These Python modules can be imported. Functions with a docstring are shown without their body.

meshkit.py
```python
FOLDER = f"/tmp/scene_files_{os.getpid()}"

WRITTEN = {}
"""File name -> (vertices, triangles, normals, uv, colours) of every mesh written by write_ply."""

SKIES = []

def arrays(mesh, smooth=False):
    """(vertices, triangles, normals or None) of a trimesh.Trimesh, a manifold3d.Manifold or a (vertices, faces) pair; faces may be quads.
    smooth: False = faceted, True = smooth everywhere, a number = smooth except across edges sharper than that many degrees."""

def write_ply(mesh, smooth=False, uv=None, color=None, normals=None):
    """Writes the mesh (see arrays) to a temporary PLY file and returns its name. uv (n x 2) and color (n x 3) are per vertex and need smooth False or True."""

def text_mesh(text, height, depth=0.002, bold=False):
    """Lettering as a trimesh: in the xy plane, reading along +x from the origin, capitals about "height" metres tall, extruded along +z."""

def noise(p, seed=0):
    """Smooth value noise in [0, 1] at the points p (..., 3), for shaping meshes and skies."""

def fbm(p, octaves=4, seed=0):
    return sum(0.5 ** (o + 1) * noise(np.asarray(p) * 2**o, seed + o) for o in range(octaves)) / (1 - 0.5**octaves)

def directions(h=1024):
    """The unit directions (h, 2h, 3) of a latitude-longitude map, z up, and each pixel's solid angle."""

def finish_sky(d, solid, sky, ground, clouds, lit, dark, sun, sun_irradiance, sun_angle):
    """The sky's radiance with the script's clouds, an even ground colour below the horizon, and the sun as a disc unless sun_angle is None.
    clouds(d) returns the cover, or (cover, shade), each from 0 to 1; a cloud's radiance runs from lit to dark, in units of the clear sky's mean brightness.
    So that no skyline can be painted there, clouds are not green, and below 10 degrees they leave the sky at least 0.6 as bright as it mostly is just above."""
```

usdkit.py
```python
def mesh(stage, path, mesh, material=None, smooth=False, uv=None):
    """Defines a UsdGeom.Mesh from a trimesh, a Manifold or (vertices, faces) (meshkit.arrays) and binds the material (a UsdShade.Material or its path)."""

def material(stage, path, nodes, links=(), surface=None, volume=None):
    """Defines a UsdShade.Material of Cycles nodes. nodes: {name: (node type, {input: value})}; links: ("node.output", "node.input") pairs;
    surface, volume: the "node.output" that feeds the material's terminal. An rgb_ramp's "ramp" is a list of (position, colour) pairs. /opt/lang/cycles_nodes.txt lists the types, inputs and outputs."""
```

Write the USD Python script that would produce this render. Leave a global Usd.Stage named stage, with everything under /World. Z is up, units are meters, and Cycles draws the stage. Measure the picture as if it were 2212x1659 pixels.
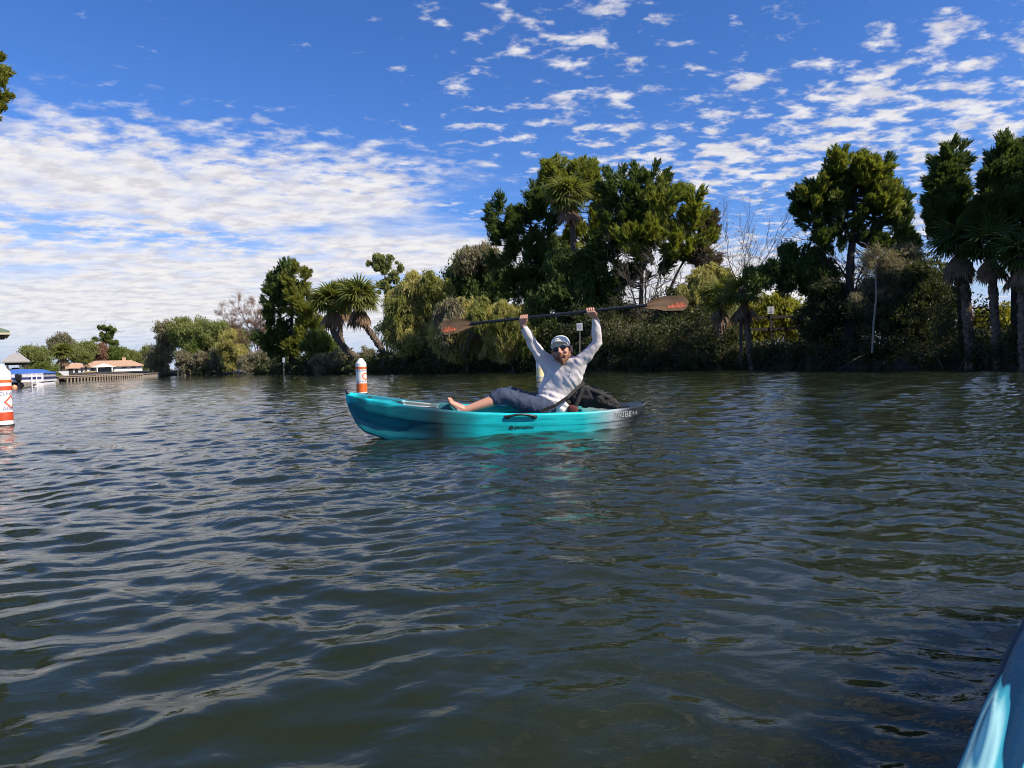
import math, random
import numpy as np, trimesh
import manifold3d as m3
import usdkit, meshkit
from pxr import Usd, UsdGeom, UsdLux, UsdShade, Sdf, Gf, Vt

random.seed(5)
np.random.seed(5)
stage = Usd.Stage.CreateInMemory()
UsdGeom.SetStageUpAxis(stage, "Z")
UsdGeom.SetStageMetersPerUnit(stage, 1.0)
UsdGeom.Xform.Define(stage, "/World")
UsdGeom.Scope.Define(stage, "/World/Looks")

# ------------------------------------------------------------------ camera
EYE = np.array([0.0, 0.0, 0.7])
PITCH, ROLL = math.radians(1.864), math.radians(1.72)
_f = np.array([0, math.cos(PITCH), -math.sin(PITCH)])
_u0 = np.array([0, math.sin(PITCH), math.cos(PITCH)])
_r0 = np.array([1.0, 0, 0])
_r = math.cos(ROLL) * _r0 - math.sin(ROLL) * _u0
_u = math.cos(ROLL) * _u0 + math.sin(ROLL) * _r0
cam = UsdGeom.Camera.Define(stage, "/World/camera")
cam.AddTransformOp().Set(Gf.Matrix4d(*_r, 0, *_u, 0, *(-_f), 0, *EYE, 1))
cam.CreateHorizontalApertureAttr(36.0)
cam.CreateVerticalApertureAttr(27.0)
cam.CreateFocalLengthAttr(24.0)
cam.CreateClippingRangeAttr(Gf.Vec2f(0.05, 5000))
cam.CreateExposureAttr(0.68)
FPX, CX, CY = 1474.67, 1106.0, 829.5     # the survey of the place was read off a 2212 x 1659 print

# ------------------------------------------------------------------ sky and sun
SUN_AZ, SUN_EL = math.radians(119), math.radians(42)       # clockwise from +y
SUN = np.array([math.sin(SUN_AZ) * math.cos(SUN_EL), math.cos(SUN_AZ) * math.cos(SUN_EL), math.sin(SUN_EL)])
SKY_STRENGTH = 0.095
N, K = {}, []


def nd(name, kind, **kw):
    N[name] = (kind, kw)
    return name


def lk(a, b):
    K.append((a, b))


nd("tc", "texture_coordinate")
nd("sky", "sky_texture", sky_type="single_scattering", sun_disc=False, sun_elevation=SUN_EL, sun_rotation=SUN_AZ, air_density=1.0, aerosol_density=0.35, ozone_density=3.0, altitude=0.0)
nd("sep", "separate_xyz")
lk("tc.generated", "sep.vector")


def mth(name, op, a, b=0.0, c=None, clamp=False):
    kw = {"math_type": op, "use_clamp": clamp}
    for i, x in enumerate((a, b, c), 1):
        if x is None:
            continue
        if isinstance(x, str):
            lk(x, f"{name}.value{i}")
        else:
            kw[f"value{i}"] = float(x)
    nd(name, "math", **kw)
    return name + ".value"


def rng_(name, val, a, b, c=0.0, d=1.0, smooth=True):
    nd(name, "map_range", range_type="smoothstep" if smooth else "linear", from_min=a, from_max=b, to_min=c, to_max=d, clamp=True)
    lk(val, name + ".value")
    return name + ".result"


zc0 = mth("zc0", "maximum", "sep.z", 0.0)
zc = mth("zc", "add", zc0, 0.12)
pxn = mth("pxn", "divide", "sep.x", zc)
pyn = mth("pyn", "divide", "sep.y", zc)
nd("pl", "combine_xyz", z=0.0)
lk(pxn, "pl.x")
lk(pyn, "pl.y")
# wispy warp of the cloud layer
nd("wn", "noise_texture", scale=1.3, detail=4.0, roughness=0.6)
lk("pl.vector", "wn.vector")
nd("wsub", "vector_math", math_type="subtract", vector2=(0.5, 0.5, 0.5))
lk("wn.color", "wsub.vector1")
nd("wsc", "vector_math", math_type="scale", scale=0.55)
lk("wsub.vector", "wsc.vector1")
nd("wp", "vector_math", math_type="add")
lk("pl.vector", "wp.vector1")
lk("wsc.vector", "wp.vector2")
# the closed bank on the left: where -0.69 x + 0.73 y is large
nd("bd", "vector_math", math_type="dot_product", vector2=(-0.53, 0.85, 0.0))
lk("wp.vector", "bd.vector1")
# long blue rifts in the bank
nd("rmap", "mapping", rotation=(0, 0, math.radians(-32)), scale=(0.5, 1.5, 1.0))
lk("wp.vector", "rmap.vector")
nd("rn", "noise_texture", scale=1.0, detail=5.0, roughness=0.55)
lk("rmap.vector", "rn.vector")
rift = rng_("rift", "rn.fac", 0.36, 0.50)
nd("fmap", "mapping", rotation=(0, 0, math.radians(-40)), scale=(1.0, 1.35, 1.0))
lk("pl.vector", "fmap.vector")
nd("fn", "noise_texture", scale=5.5, detail=6.0, roughness=0.62)
lk("fmap.vector", "fn.vector")
fine = rng_("fine", "fn.fac", 0.25, 0.58, 0.62, 1.0)
solid = rng_("solid", "bd.value", 3.7, 4.4, 0.0, 0.92)
gapa = rng_("gapa", "bd.value", 2.95, 3.3)
gapb = rng_("gapb", "bd.value", 3.75, 3.4)
gapl = rng_("gapl", pxn, -0.7, -1.35)
gap0 = mth("gap0", "multiply", gapa, gapb)
gap1 = mth("gap1", "multiply", gap0, gapl)
gapn = rng_("gapn", "fn.fac", 0.62, 0.40)
gap2 = mth("gap2", "multiply", gap1, gapn)
gap = mth("gap", "multiply_add", gap2, -0.85, 1.0)
rift2 = mth("rift2", "maximum", rift, solid)
fine2 = mth("fine2", "maximum", fine, solid)
tb0 = mth("tb0", "multiply_add", "bd.value", -0.66, 1.88)
tb1 = mth("tb1", "add", tb0, 0.34)
nd("bank", "map_range", range_type="smoothstep", to_min=0.0, to_max=1.0, clamp=True)
lk("cn.fac", "bank.value")
lk(tb0, "bank.from_min")
lk(tb1, "bank.from_max")
b1 = mth("b1", "multiply", "bank.result", rift2)
b3 = mth("b3", "multiply", b1, fine2)
b2 = mth("b2", "multiply", b3, gap)
# altocumulus cells over the rest
nd("cn", "noise_texture", scale=9.5, detail=6.0, roughness=0.58, distortion=0.1)
lk("fmap.vector", "cn.vector")
nd("cov", "noise_texture", scale=1.15, detail=3.0, roughness=0.55)
nd("covm", "mapping", location=(7.1, 2.4, 0.0))
lk("pl.vector", "covm.vector")
lk("covm.vector", "cov.vector")
right = rng_("right", pxn, -0.9, 0.4, -0.135, 0.04)
cv = mth("cv", "multiply_add", "cov.fac", 0.62, right)
th = mth("th", "subtract", 0.835, cv)
th2 = mth("th2", "add", th, 0.2)
nd("cell", "map_range", range_type="smoothstep", to_min=0.0, to_max=1.0, clamp=True)
lk("cn.fac", "cell.value")
lk(th, "cell.from_min")
lk(th2, "cell.from_max")
ca = mth("ca", "multiply", "cell.result", 0.92)
cl0 = mth("cl0", "maximum", b2, ca)
low = rng_("low", "sep.z", 0.015, 0.075, 0.25, 1.0)
cl = mth("cl", "multiply", cl0, low)
# cloud tone: greyer where thick
nd("ccol", "rgb_ramp", ramp=[(0.0, (1.0, 0.98, 0.985)), (0.45, (0.93, 0.91, 0.935)), (1.0, (0.76, 0.745, 0.81))])
nd("sn", "noise_texture", scale=8.0, detail=5.0, roughness=0.6)
lk("fmap.vector", "sn.vector")
shade = rng_("shade", "sn.fac", 0.36, 0.66)
lk(shade, "ccol.fac")
nd("csc", "vector_math", math_type="scale", scale=6.0)
lk("ccol.color", "csc.vector1")
nd("hs0", "mix", mix_type="multiply", fac=1.0, color2=(0.53, 0.60, 0.83))
nd("hs", "hsv", saturation=1.12, value=1.3)
lk("hs0.color", "hs.color")
nd("hz", "mix", mix_type="mix", color2=(3.2, 4.1, 5.6))
hzf = rng_("hzf", "sep.z", 0.0, 0.20, 0.95, 0.0)
lk(hzf, "hz.fac")
lk("hs.color", "hz.color1")
lk("sky.color", "hs0.color1")
nd("mx", "mix", mix_type="mix")
lk(cl, "mx.fac")
lk("hz.color", "mx.color1")
lk("csc.vector", "mx.color2")
nd("bg", "background_shader", strength=SKY_STRENGTH)
lk("mx.color", "bg.color")
sky_mat = usdkit.material(stage, "/World/Looks/sky_clouds", N, K, surface="bg.background")
dome = UsdLux.DomeLight.Define(stage, "/World/sky")
dome.CreateIntensityAttr(1.0)
dome.GetPrim().SetCustomDataByKey("kind", "structure")
UsdShade.MaterialBindingAPI.Apply(dome.GetPrim()).Bind(sky_mat)
sun = UsdLux.DistantLight.Define(stage, "/World/sun")
sun.CreateIntensityAttr(1.15)
sun.CreateAngleAttr(0.53)
sun.CreateColorAttr(Gf.Vec3f(1.0, 0.91, 0.78))
sun.CreateNormalizeAttr(True)
_zb = SUN
_xb = np.cross([0, 0, 1], _zb)
_xb /= np.linalg.norm(_xb)
_yb = np.cross(_zb, _xb)
sun.AddTransformOp().Set(Gf.Matrix4d(*_xb, 0, *_yb, 0, *_zb, 0, 0, 0, 50, 1))


# ------------------------------------------------------------------ helpers
def ray(px, py):
    return (px - CX) / FPX * _r + (CY - py) / FPX * _u + _f


def at(px, py, Y):
    """the point at distance Y (metres, along world y) that was surveyed at print position px, py"""
    d = ray(px, py)
    return EYE + d * (Y / d[1])


def ground(px, Y, z=0.0):
    k = (px - CX) / FPX
    dz = z - EYE[2]
    X = (k * (Y * _f[1] + dz * _f[2]) - Y * _r[1] - dz * _r[2]) / _r[0]
    return np.array([X, Y, z])


used = {}


def numbered(parent, name):
    key = f"{parent}/{name}"
    n = used.get(key, 0)
    used[key] = n + 1
    return key if n == 0 else f"{key}_{n:03d}"


def tag(prim, label=None, cat=None, group=None, kind=None):
    for k, v in (("label", label), ("category", cat), ("group", group), ("kind", kind)):
        if v:
            prim.SetCustomDataByKey(k, v)
    return prim


def thing(name, label, cat, loc=(0, 0, 0), rz=0.0, group=None, ry=0.0, rx=0.0):
    x = UsdGeom.Xform.Define(stage, numbered("/World", name))
    x.AddTranslateOp().Set(Gf.Vec3d(*map(float, loc)))
    if rz:
        x.AddRotateZOp().Set(math.degrees(rz))
    if ry:
        x.AddRotateYOp().Set(math.degrees(ry))
    if rx:
        x.AddRotateXOp().Set(math.degrees(rx))
    return tag(x.GetPrim(), label, cat, group)


def part(parent, name, mesh, mat, smooth=False, label=None, kind=None, origin=None):
    p = numbered(str(parent.GetPath()) if parent is not None else "/World", name)
    if origin is not None:
        v, f, _ = meshkit.arrays(mesh)
        mesh = (v - np.asarray(origin), f)
    m = usdkit.mesh(stage, p, mesh, M[mat], smooth=smooth)
    return tag(m.GetPrim(), label, None, None, kind)


def single(name, mesh, mat, label, cat, smooth=False, group=None):
    m = usdkit.mesh(stage, numbered("/World", name), mesh, M[mat], smooth=smooth)
    return tag(m.GetPrim(), label, cat, group)


def struct(name, mesh, mat, smooth=False, kind="structure", label=None):
    m = usdkit.mesh(stage, numbered("/World", name), mesh, M[mat], smooth=smooth)
    return tag(m.GetPrim(), label, None, None, kind)


def copy_of(root, loc, rz, label, group=None, name=None, scale=None):
    was = root.GetCustomData()
    x = UsdGeom.Xform.Define(stage, numbered("/World", name or root.GetName()))
    p = x.GetPrim()
    p.GetReferences().AddInternalReference(root.GetPath())
    p.SetInstanceable(True)
    x.ClearXformOpOrder()
    t = x.MakeMatrixXform()
    c, s = math.cos(rz), math.sin(rz)
    k = scale or 1.0
    t.Set(Gf.Matrix4d(c * k, s * k, 0, 0, -s * k, c * k, 0, 0, 0, 0, k, 0, *map(float, loc), 1))
    return tag(p, label, was.get("category"), group or was.get("group"))


class MB:
    def __init__(self):
        self.v, self.f, self.n = [], [], 0

    def add(self, v, f):
        v = np.asarray(v, float)
        f = np.asarray(f, int)
        if f.shape[1] == 4:
            f = np.vstack([f[:, [0, 1, 2]], f[:, [0, 2, 3]]])
        self.v.append(v)
        self.f.append(f + self.n)
        self.n += len(v)
        return self

    def tm(self, m):
        return self.add(m.vertices, m.faces)

    def box(self, c, s, rz=0.0):
        m = trimesh.creation.box(s)
        if rz:
            m.apply_transform(trimesh.transformations.rotation_matrix(rz, [0, 0, 1]))
        m.apply_translation(c)
        return self.tm(m)

    def tube(self, pts, r, sides=6, cap=True):
        p = np.asarray(pts, float)
        r = np.broadcast_to(np.asarray(r, float), (len(p),))
        t = np.gradient(p, axis=0)
        t /= np.linalg.norm(t, axis=1, keepdims=True) + 1e-12
        ref = np.array([0, 0, 1.0]) if abs(t[:, 2]).mean() < 0.8 else np.array([1.0, 0.2, 0])
        a = np.cross(t, ref)
        a /= np.linalg.norm(a, axis=1, keepdims=True) + 1e-12
        b = np.cross(t, a)
        ang = np.arange(sides) * 2 * np.pi / sides
        v = p[:, None] + r[:, None, None] * (np.cos(ang)[None, :, None] * a[:, None] + np.sin(ang)[None, :, None] * b[:, None])
        i, j = np.meshgrid(np.arange(len(p) - 1), np.arange(sides), indexing="ij")
        q = np.stack([i * sides + j, (i + 1) * sides + j, (i + 1) * sides + (j + 1) % sides, i * sides + (j + 1) % sides], -1).reshape(-1, 4)
        v = v.reshape(-1, 3)
        f = np.vstack([q[:, [0, 1, 2]], q[:, [0, 2, 3]]])
        if cap:
            n0 = len(v)
            v = np.vstack([v, p[0], p[-1]])
            L = (len(p) - 1) * sides
            c0 = [[n0, (k) % sides, (k + 1) % sides] for k in range(sides)]
            c1 = [[n0 + 1, L + (k + 1) % sides, L + k] for k in range(sides)]
            f = np.vstack([f, c0, c1])
        return self.add(v, f)

    def arr(self):
        return np.vstack(self.v), np.vstack(self.f)


def lathe(prof, n=32):
    """prof: (radius, z) from bottom to top"""
    prof = np.asarray(prof, float)
    a = np.arange(n) * 2 * np.pi / n
    v = np.stack([prof[:, None, 0] * np.cos(a), prof[:, None, 0] * np.sin(a), np.broadcast_to(prof[:, None, 1], (len(prof), n))], -1).reshape(-1, 3)
    i, j = np.meshgrid(np.arange(len(prof) - 1), np.arange(n), indexing="ij")
    q = np.stack([i * n + j, i * n + (j + 1) % n, (i + 1) * n + (j + 1) % n, (i + 1) * n + j], -1).reshape(-1, 4)
    return v, np.vstack([q[:, [0, 1, 2]], q[:, [0, 2, 3]]])


def rbox(s, r=0.02, seg=10):
    s = np.asarray(s, float) / 2 - r
    ms = [m3.Manifold.sphere(r, seg).translate([x * s[0], y * s[1], z * s[2]]) for x in (-1, 1) for y in (-1, 1) for z in (-1, 1)]
    return m3.Manifold.batch_hull(ms)


def sph(p, r, seg=24):
    return m3.Manifold.sphere(r, seg).translate([float(x) for x in p])


def limb(*pr, seg=24):
    """union of hulls of spheres along a chain of (point, radius)"""
    return [m3.Manifold.batch_hull([sph(a[0], a[1], seg), sph(b[0], b[1], seg)]) for a, b in zip(pr[:-1], pr[1:])]


def skin(parts, length=0.015, it=12):
    m = m3.Manifold.batch_boolean(parts, m3.OpType.Add).refine_to_length(length).to_mesh()
    t = trimesh.Trimesh(np.array(m.vert_properties[:, :3]), np.array(m.tri_verts), process=True)
    trimesh.smoothing.filter_taubin(t, lamb=0.5, nu=0.52, iterations=it)
    return t


def wrinkle(t, amp, freq, seed=0):
    n = t.vertex_normals
    d = meshkit.fbm(np.asarray(t.vertices) * np.asarray(freq), 3, seed) - 0.5
    t.vertices = t.vertices + n * (d * amp)[:, None]
    return t


# ------------------------------------------------------------------ materials
M = {}


def mat(name, nodes, links, surface):
    M[name] = usdkit.material(stage, "/World/Looks/" + name, nodes, links, surface=surface)


def plain(name, col, rough=0.6, var=0.25, scale=6.0, bump=0.0, bscale=40.0, metallic=0.0, spec=0.5, coat=0.0, col2=None, obj=False):
    c = np.array(col, float)
    c2 = np.array(col2, float) if col2 is not None else c * (1 - var)
    nodes = {"g": ("geometry", {}), "tc": ("texture_coordinate", {}), "n": ("noise_texture", {"scale": scale, "detail": 5.0, "roughness": 0.62}),
             "r": ("rgb_ramp", {"ramp": [(0.3, tuple(c2)), (0.7, tuple(c))]}),
             "p": ("principled_bsdf", {"roughness": rough, "metallic": metallic, "specular_ior_level": spec, "coat_weight": coat, "coat_roughness": 0.1})}
    src = "tc.object" if obj else "g.position"
    links = [(src, "n.vector"), ("n.fac", "r.fac"), ("r.color", "p.base_color")]
    if bump:
        nodes["bn"] = ("noise_texture", {"scale": bscale, "detail": 4.0})
        nodes["b"] = ("bump", {"strength": 0.6, "distance": bump})
        links += [(src, "bn.vector"), ("bn.fac", "b.height"), ("b.normal", "p.normal")]
    mat(name, nodes, links, "p.BSDF")


def leaf(name, cols, trans=0.3, clump=0.5, rough=0.55):
    cols = [np.array(c, float) for c in cols]
    tint = cols[len(cols) // 2] * np.array([1.25, 1.3, 0.7])
    mat(name, {
        "g": ("geometry", {}), "n": ("noise_texture", {"scale": clump, "detail": 2.0}),
        "a": ("math", {"math_type": "multiply_add", "value2": 0.55, "value3": -0.05}),
        "m": ("math", {"math_type": "multiply_add", "value2": 0.5}),
        "r": ("rgb_ramp", {"ramp": [(i / (len(cols) - 1), tuple(c)) for i, c in enumerate(cols)]}),
        "p": ("principled_bsdf", {"roughness": rough, "specular_ior_level": 0.25}),
        "t": ("translucent_bsdf", {"color": tuple(tint)}), "x": ("mix_closure", {"fac": trans})},
        [("g.position", "n.vector"), ("n.fac", "a.value1"), ("g.random_per_island", "m.value1"), ("a.value", "m.value3"), ("m.value", "r.fac"), ("r.color", "p.base_color"),
         ("p.BSDF", "x.closure1"), ("t.BSDF", "x.closure2")], "x.closure")


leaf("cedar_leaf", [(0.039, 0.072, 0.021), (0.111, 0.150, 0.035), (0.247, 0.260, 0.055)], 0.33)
leaf("cedar_painted_sun", [(0.103, 0.138, 0.023), (0.276, 0.287, 0.046), (0.437, 0.391, 0.081)], 0.38)  # brighter copy of the cedar leaf: sunlight put into its colour
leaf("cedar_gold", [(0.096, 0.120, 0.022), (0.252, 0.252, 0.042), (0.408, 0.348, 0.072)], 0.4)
leaf("olive_leaf", [(0.224, 0.213, 0.073), (0.493, 0.437, 0.157), (0.694, 0.594, 0.269)], 0.42)
leaf("green_leaf", [(0.06, 0.09, 0.018), (0.16, 0.19, 0.038), (0.30, 0.29, 0.07)], 0.4)
leaf("far_leaf", [(0.120, 0.144, 0.048), (0.264, 0.276, 0.090), (0.456, 0.396, 0.156)], 0.4)
leaf("grey_leaf", [(0.13, 0.12, 0.075), (0.27, 0.235, 0.15), (0.42, 0.34, 0.23)], 0.35)
leaf("rust_leaf", [(0.14, 0.075, 0.05), (0.27, 0.15, 0.10), (0.40, 0.24, 0.165)], 0.3)
leaf("palm_leaf", [(0.075, 0.094, 0.022), (0.213, 0.219, 0.050), (0.425, 0.375, 0.100)], 0.38)
leaf("palm_dead", [(0.16, 0.10, 0.06), (0.34, 0.23, 0.145), (0.52, 0.38, 0.26)], 0.25)
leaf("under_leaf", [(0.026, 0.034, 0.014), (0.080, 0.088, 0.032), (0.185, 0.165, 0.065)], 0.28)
leaf("gold_leaf", [(0.130, 0.143, 0.026), (0.312, 0.286, 0.039), (0.546, 0.442, 0.078)], 0.4)
plain("bark", (0.11, 0.085, 0.065), 0.9, 0.5, 9.0, 0.02, 30.0)
plain("dark_bark", (0.05, 0.04, 0.033), 0.9, 0.5, 9.0, 0.02, 30.0)
plain("pale_bark", (0.30, 0.26, 0.21), 0.9, 0.4, 9.0, 0.01, 40.0)
plain("palm_bark", (0.17, 0.12, 0.085), 0.95, 0.75, 7.0, 0.05, 14.0)
plain("earth", (0.055, 0.043, 0.03), 0.95, 0.5, 1.5, 0.06, 9.0, col2=(0.02, 0.017, 0.012))
plain("grass_bank", (0.10, 0.12, 0.035), 0.95, 0.5, 0.7, 0.05, 14.0, col2=(0.09, 0.075, 0.04))

# ------------------------------------------------------------------ water
NA_FINE = 520
ang = np.concatenate([np.linspace(-math.pi, -0.86, 60, endpoint=False), np.linspace(-0.86, 0.86, NA_FINE), np.linspace(0.86, math.pi, 61)[1:-1]])
rad = np.concatenate([[0.35, 0.5, 0.65, 0.8, 0.92], np.geomspace(1.0, 60, 640), np.geomspace(62, 1500, 44)])
A, R = np.meshgrid(ang, rad)
X, Y = R * np.sin(A), R * np.cos(A)
dr = np.gradient(rad)[:, None] * np.ones_like(A)
edge = np.clip((1.0 - np.abs(A)) / 0.14, 0, 1)
rg = np.random.default_rng(11)
Z = np.zeros_like(X)
P = np.stack([X, Y, np.zeros_like(X)], -1)
gust = 0.55 + 0.9 * meshkit.fbm(P * np.array([0.10, 0.16, 1]), 3, 4)
calm = np.clip(1.25 - 0.75 * np.exp(-((X - 0.75) ** 2 / 1.1 + (Y - 1.7) ** 2 / 1.8)), 0.3, 1.3)
wx = X + 0.35 * (meshkit.fbm(P * 0.45, 2, 8) - 0.5)
wy = Y + 0.35 * (meshkit.fbm(P * 0.45, 2, 9) - 0.5)
for i in range(64):
    lam = 0.14 * (1.25 / 0.14) ** (rg.random() ** 2.0)
    k = 2 * math.pi / lam
    th = math.radians(-98 + rg.normal(0, 40))            # where the wave runs
    slope = 0.0178 * (lam / 0.6) ** -0.12 * rg.uniform(0.5, 1.35)
    fade = np.clip(lam / (3.2 * dr) - 0.35, 0, 1)
    ph = k * (wx * math.cos(th) + wy * math.sin(th)) + rg.uniform(0, 6.28)
    s = np.sin(ph)
    Z += slope / k * fade * (s + 0.22 * np.cos(2 * ph))
Z *= gust * calm * edge
Z[0] = 0
na, nr = len(ang), len(rad)
i, j = np.meshgrid(np.arange(nr - 1), np.arange(na), indexing="ij")
q = np.stack([i * na + j, i * na + (j + 1) % na, (i + 1) * na + (j + 1) % na, (i + 1) * na + j], -1).reshape(-1, 4)
wv = np.vstack([np.stack([X, Y, Z], -1).reshape(-1, 3), [[0, 0, 0]]])
wf = np.vstack([q[:, [0, 2, 1]], q[:, [0, 3, 2]], np.stack([np.full(na, len(wv) - 1), (np.arange(na) + 1) % na, np.arange(na)], 1)])
mat("river_water", {
    "g": ("geometry", {}), "mp": ("mapping", {"scale": (1.0, 1.5, 1.0)}),
    "n1": ("noise_texture", {"scale": 9.0, "detail": 4.0, "roughness": 0.55, "distortion": 0.4}),
    "n2": ("noise_texture", {"scale": 2.4, "detail": 3.0, "roughness": 0.5, "distortion": 0.6}),
    "b1": ("bump", {"strength": 1.0, "distance": 0.0030}), "b2": ("bump", {"strength": 1.0, "distance": 0.02}),
    "cn": ("noise_texture", {"scale": 0.25, "detail": 3.0}),
    "cr": ("rgb_ramp", {"ramp": [(0.3, (0.0135, 0.0185, 0.0105)), (0.7, (0.0165, 0.0225, 0.0125))]}),
    "p": ("principled_bsdf", {"roughness": 0.02, "ior": 1.333, "specular_ior_level": 0.36, "specular_tint": (0.80, 0.68, 0.36), "subsurface_method": "burley", "subsurface_weight": 1.0, "subsurface_scale": 1.0, "subsurface_radius": (0.6, 0.7, 0.5)})},
    [("g.position", "mp.vector"), ("mp.vector", "n1.vector"), ("mp.vector", "n2.vector"), ("n2.fac", "b2.height"), ("b2.normal", "b1.normal"), ("n1.fac", "b1.height"),
     ("b1.normal", "p.normal"), ("g.position", "cn.vector"), ("cn.fac", "cr.fac"), ("cr.color", "p.base_color")], "p.BSDF")
struct("water", (wv, wf), "river_water", smooth=True)


def water_z(x, y):
    r_, a_ = math.hypot(x, y), math.atan2(x, y)
    i_, j_ = np.searchsorted(rad, r_), np.searchsorted(ang, a_)
    return float(Z[min(i_, nr - 1), min(j_, na - 1)])

# ------------------------------------------------------------------ banks
SHORE = [(150, 118), (330, 128), (450, 116), (560, 100), (620, 88), (760, 69), (840, 60), (1000, 51), (1150, 46), (1300, 41.5), (1500, 36.5), (1700, 31.5), (1900, 27), (2100, 23.5), (2212, 21.7), (2600, 17), (3300, 12)]
sp = np.array([ground(x, d)[:2] for x, d in SHORE])
cum = np.concatenate([[0], np.cumsum(np.linalg.norm(np.diff(sp, axis=0), axis=1))])


def shore_at(s):
    return np.stack([np.interp(s, cum, sp[:, 0]), np.interp(s, cum, sp[:, 1])], -1)


def bankstrip(fn, total, offs, hs, n, jag, seed):
    s = np.linspace(0, total, n)
    p = fn(s)
    d = np.gradient(p, axis=0)
    d /= np.linalg.norm(d, axis=1, keepdims=True)
    nrm = np.stack([-d[:, 1], d[:, 0]], -1)
    w = (meshkit.fbm(np.stack([p[:, 0] * 0.6, p[:, 1] * 0.6, 0 * s], -1), 4, seed) - 0.5) * jag
    V = []
    for o, h in zip(offs, hs):
        q = p + nrm * (o + w * math.exp(-abs(o) / 6))[:, None]
        hz = h + (0.25 * (meshkit.fbm(np.stack([q[:, 0], q[:, 1], 0 * s], -1) * 0.8, 3, seed + 1) - 0.5) if o > 0.3 else 0) * np.ones(n)
        V.append(np.column_stack([q, hz]))
    V = np.array(V)
    m = len(offs)
    i, j = np.meshgrid(np.arange(m - 1), np.arange(n - 1), indexing="ij")
    qd = np.stack([i * n + j, i * n + j + 1, (i + 1) * n + j + 1, (i + 1) * n + j], -1).reshape(-1, 4)
    return V.reshape(-1, 3), qd


struct("bank", bankstrip(shore_at, cum[-1], [-1.2, 0.0, 0.12, 0.35, 1.0, 2.5, 6, 16, 45, 160], [-0.5, -0.08, 0.25, 0.45, 0.7, 0.95, 1.05, 1.1, 1.2, 1.4], 420, 1.4, 3), "earth", smooth=True)
FAR = np.array([ground(-700, 40)[:2], ground(-150, 47)[:2], ground(60, 62)[:2], ground(90, 69)[:2], ground(200, 88)[:2], ground(310, 112)[:2], ground(345, 122)[:2]])
fc = np.concatenate([[0], np.cumsum(np.linalg.norm(np.diff(FAR, axis=0), axis=1))])
struct("ground", bankstrip(lambda s: np.stack([np.interp(s, fc, FAR[:, 0]), np.interp(s, fc, FAR[:, 1])], -1), fc[-1], [0.15, 0.5, 3, 12, 40, 160, 600], [0.55, 0.52, 0.5, 0.48, 0.45, 0.45, 0.45], 160, 0.0, 6), "grass_bank", smooth=True)

# ------------------------------------------------------------------ kayaks
KL = 3.05
S_KEY = np.array([-1.0, -0.985, -0.95, -0.88, -0.75, -0.62, -0.45, -0.2, 0.0, 0.25, 0.5, 0.68, 0.82, 0.92, 0.97, 1.0])
B_KEY = np.array([0.022, 0.055, 0.098, 0.158, 0.235, 0.288, 0.330, 0.362, 0.372, 0.372, 0.350, 0.305, 0.235, 0.155, 0.092, 0.03])
G_KEY = np.array([0.372, 0.375, 0.368, 0.352, 0.325, 0.298, 0.268, 0.240, 0.231, 0.230, 0.238, 0.250, 0.262, 0.270, 0.270, 0.262])
K_KEY = np.array([0.30, 0.20, 0.10, 0.015, -0.055, -0.078, -0.088, -0.092, -0.092, -0.092, -0.09, -0.082, -0.06, -0.005, 0.06, 0.16])
F_KEY_S = np.array([-1.0, -0.66, -0.635, -0.40, -0.38, -0.12, -0.10, 0.02, 0.04, 0.30, 0.33, 0.40, 0.42, 0.82, 0.86, 1.0])
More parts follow.
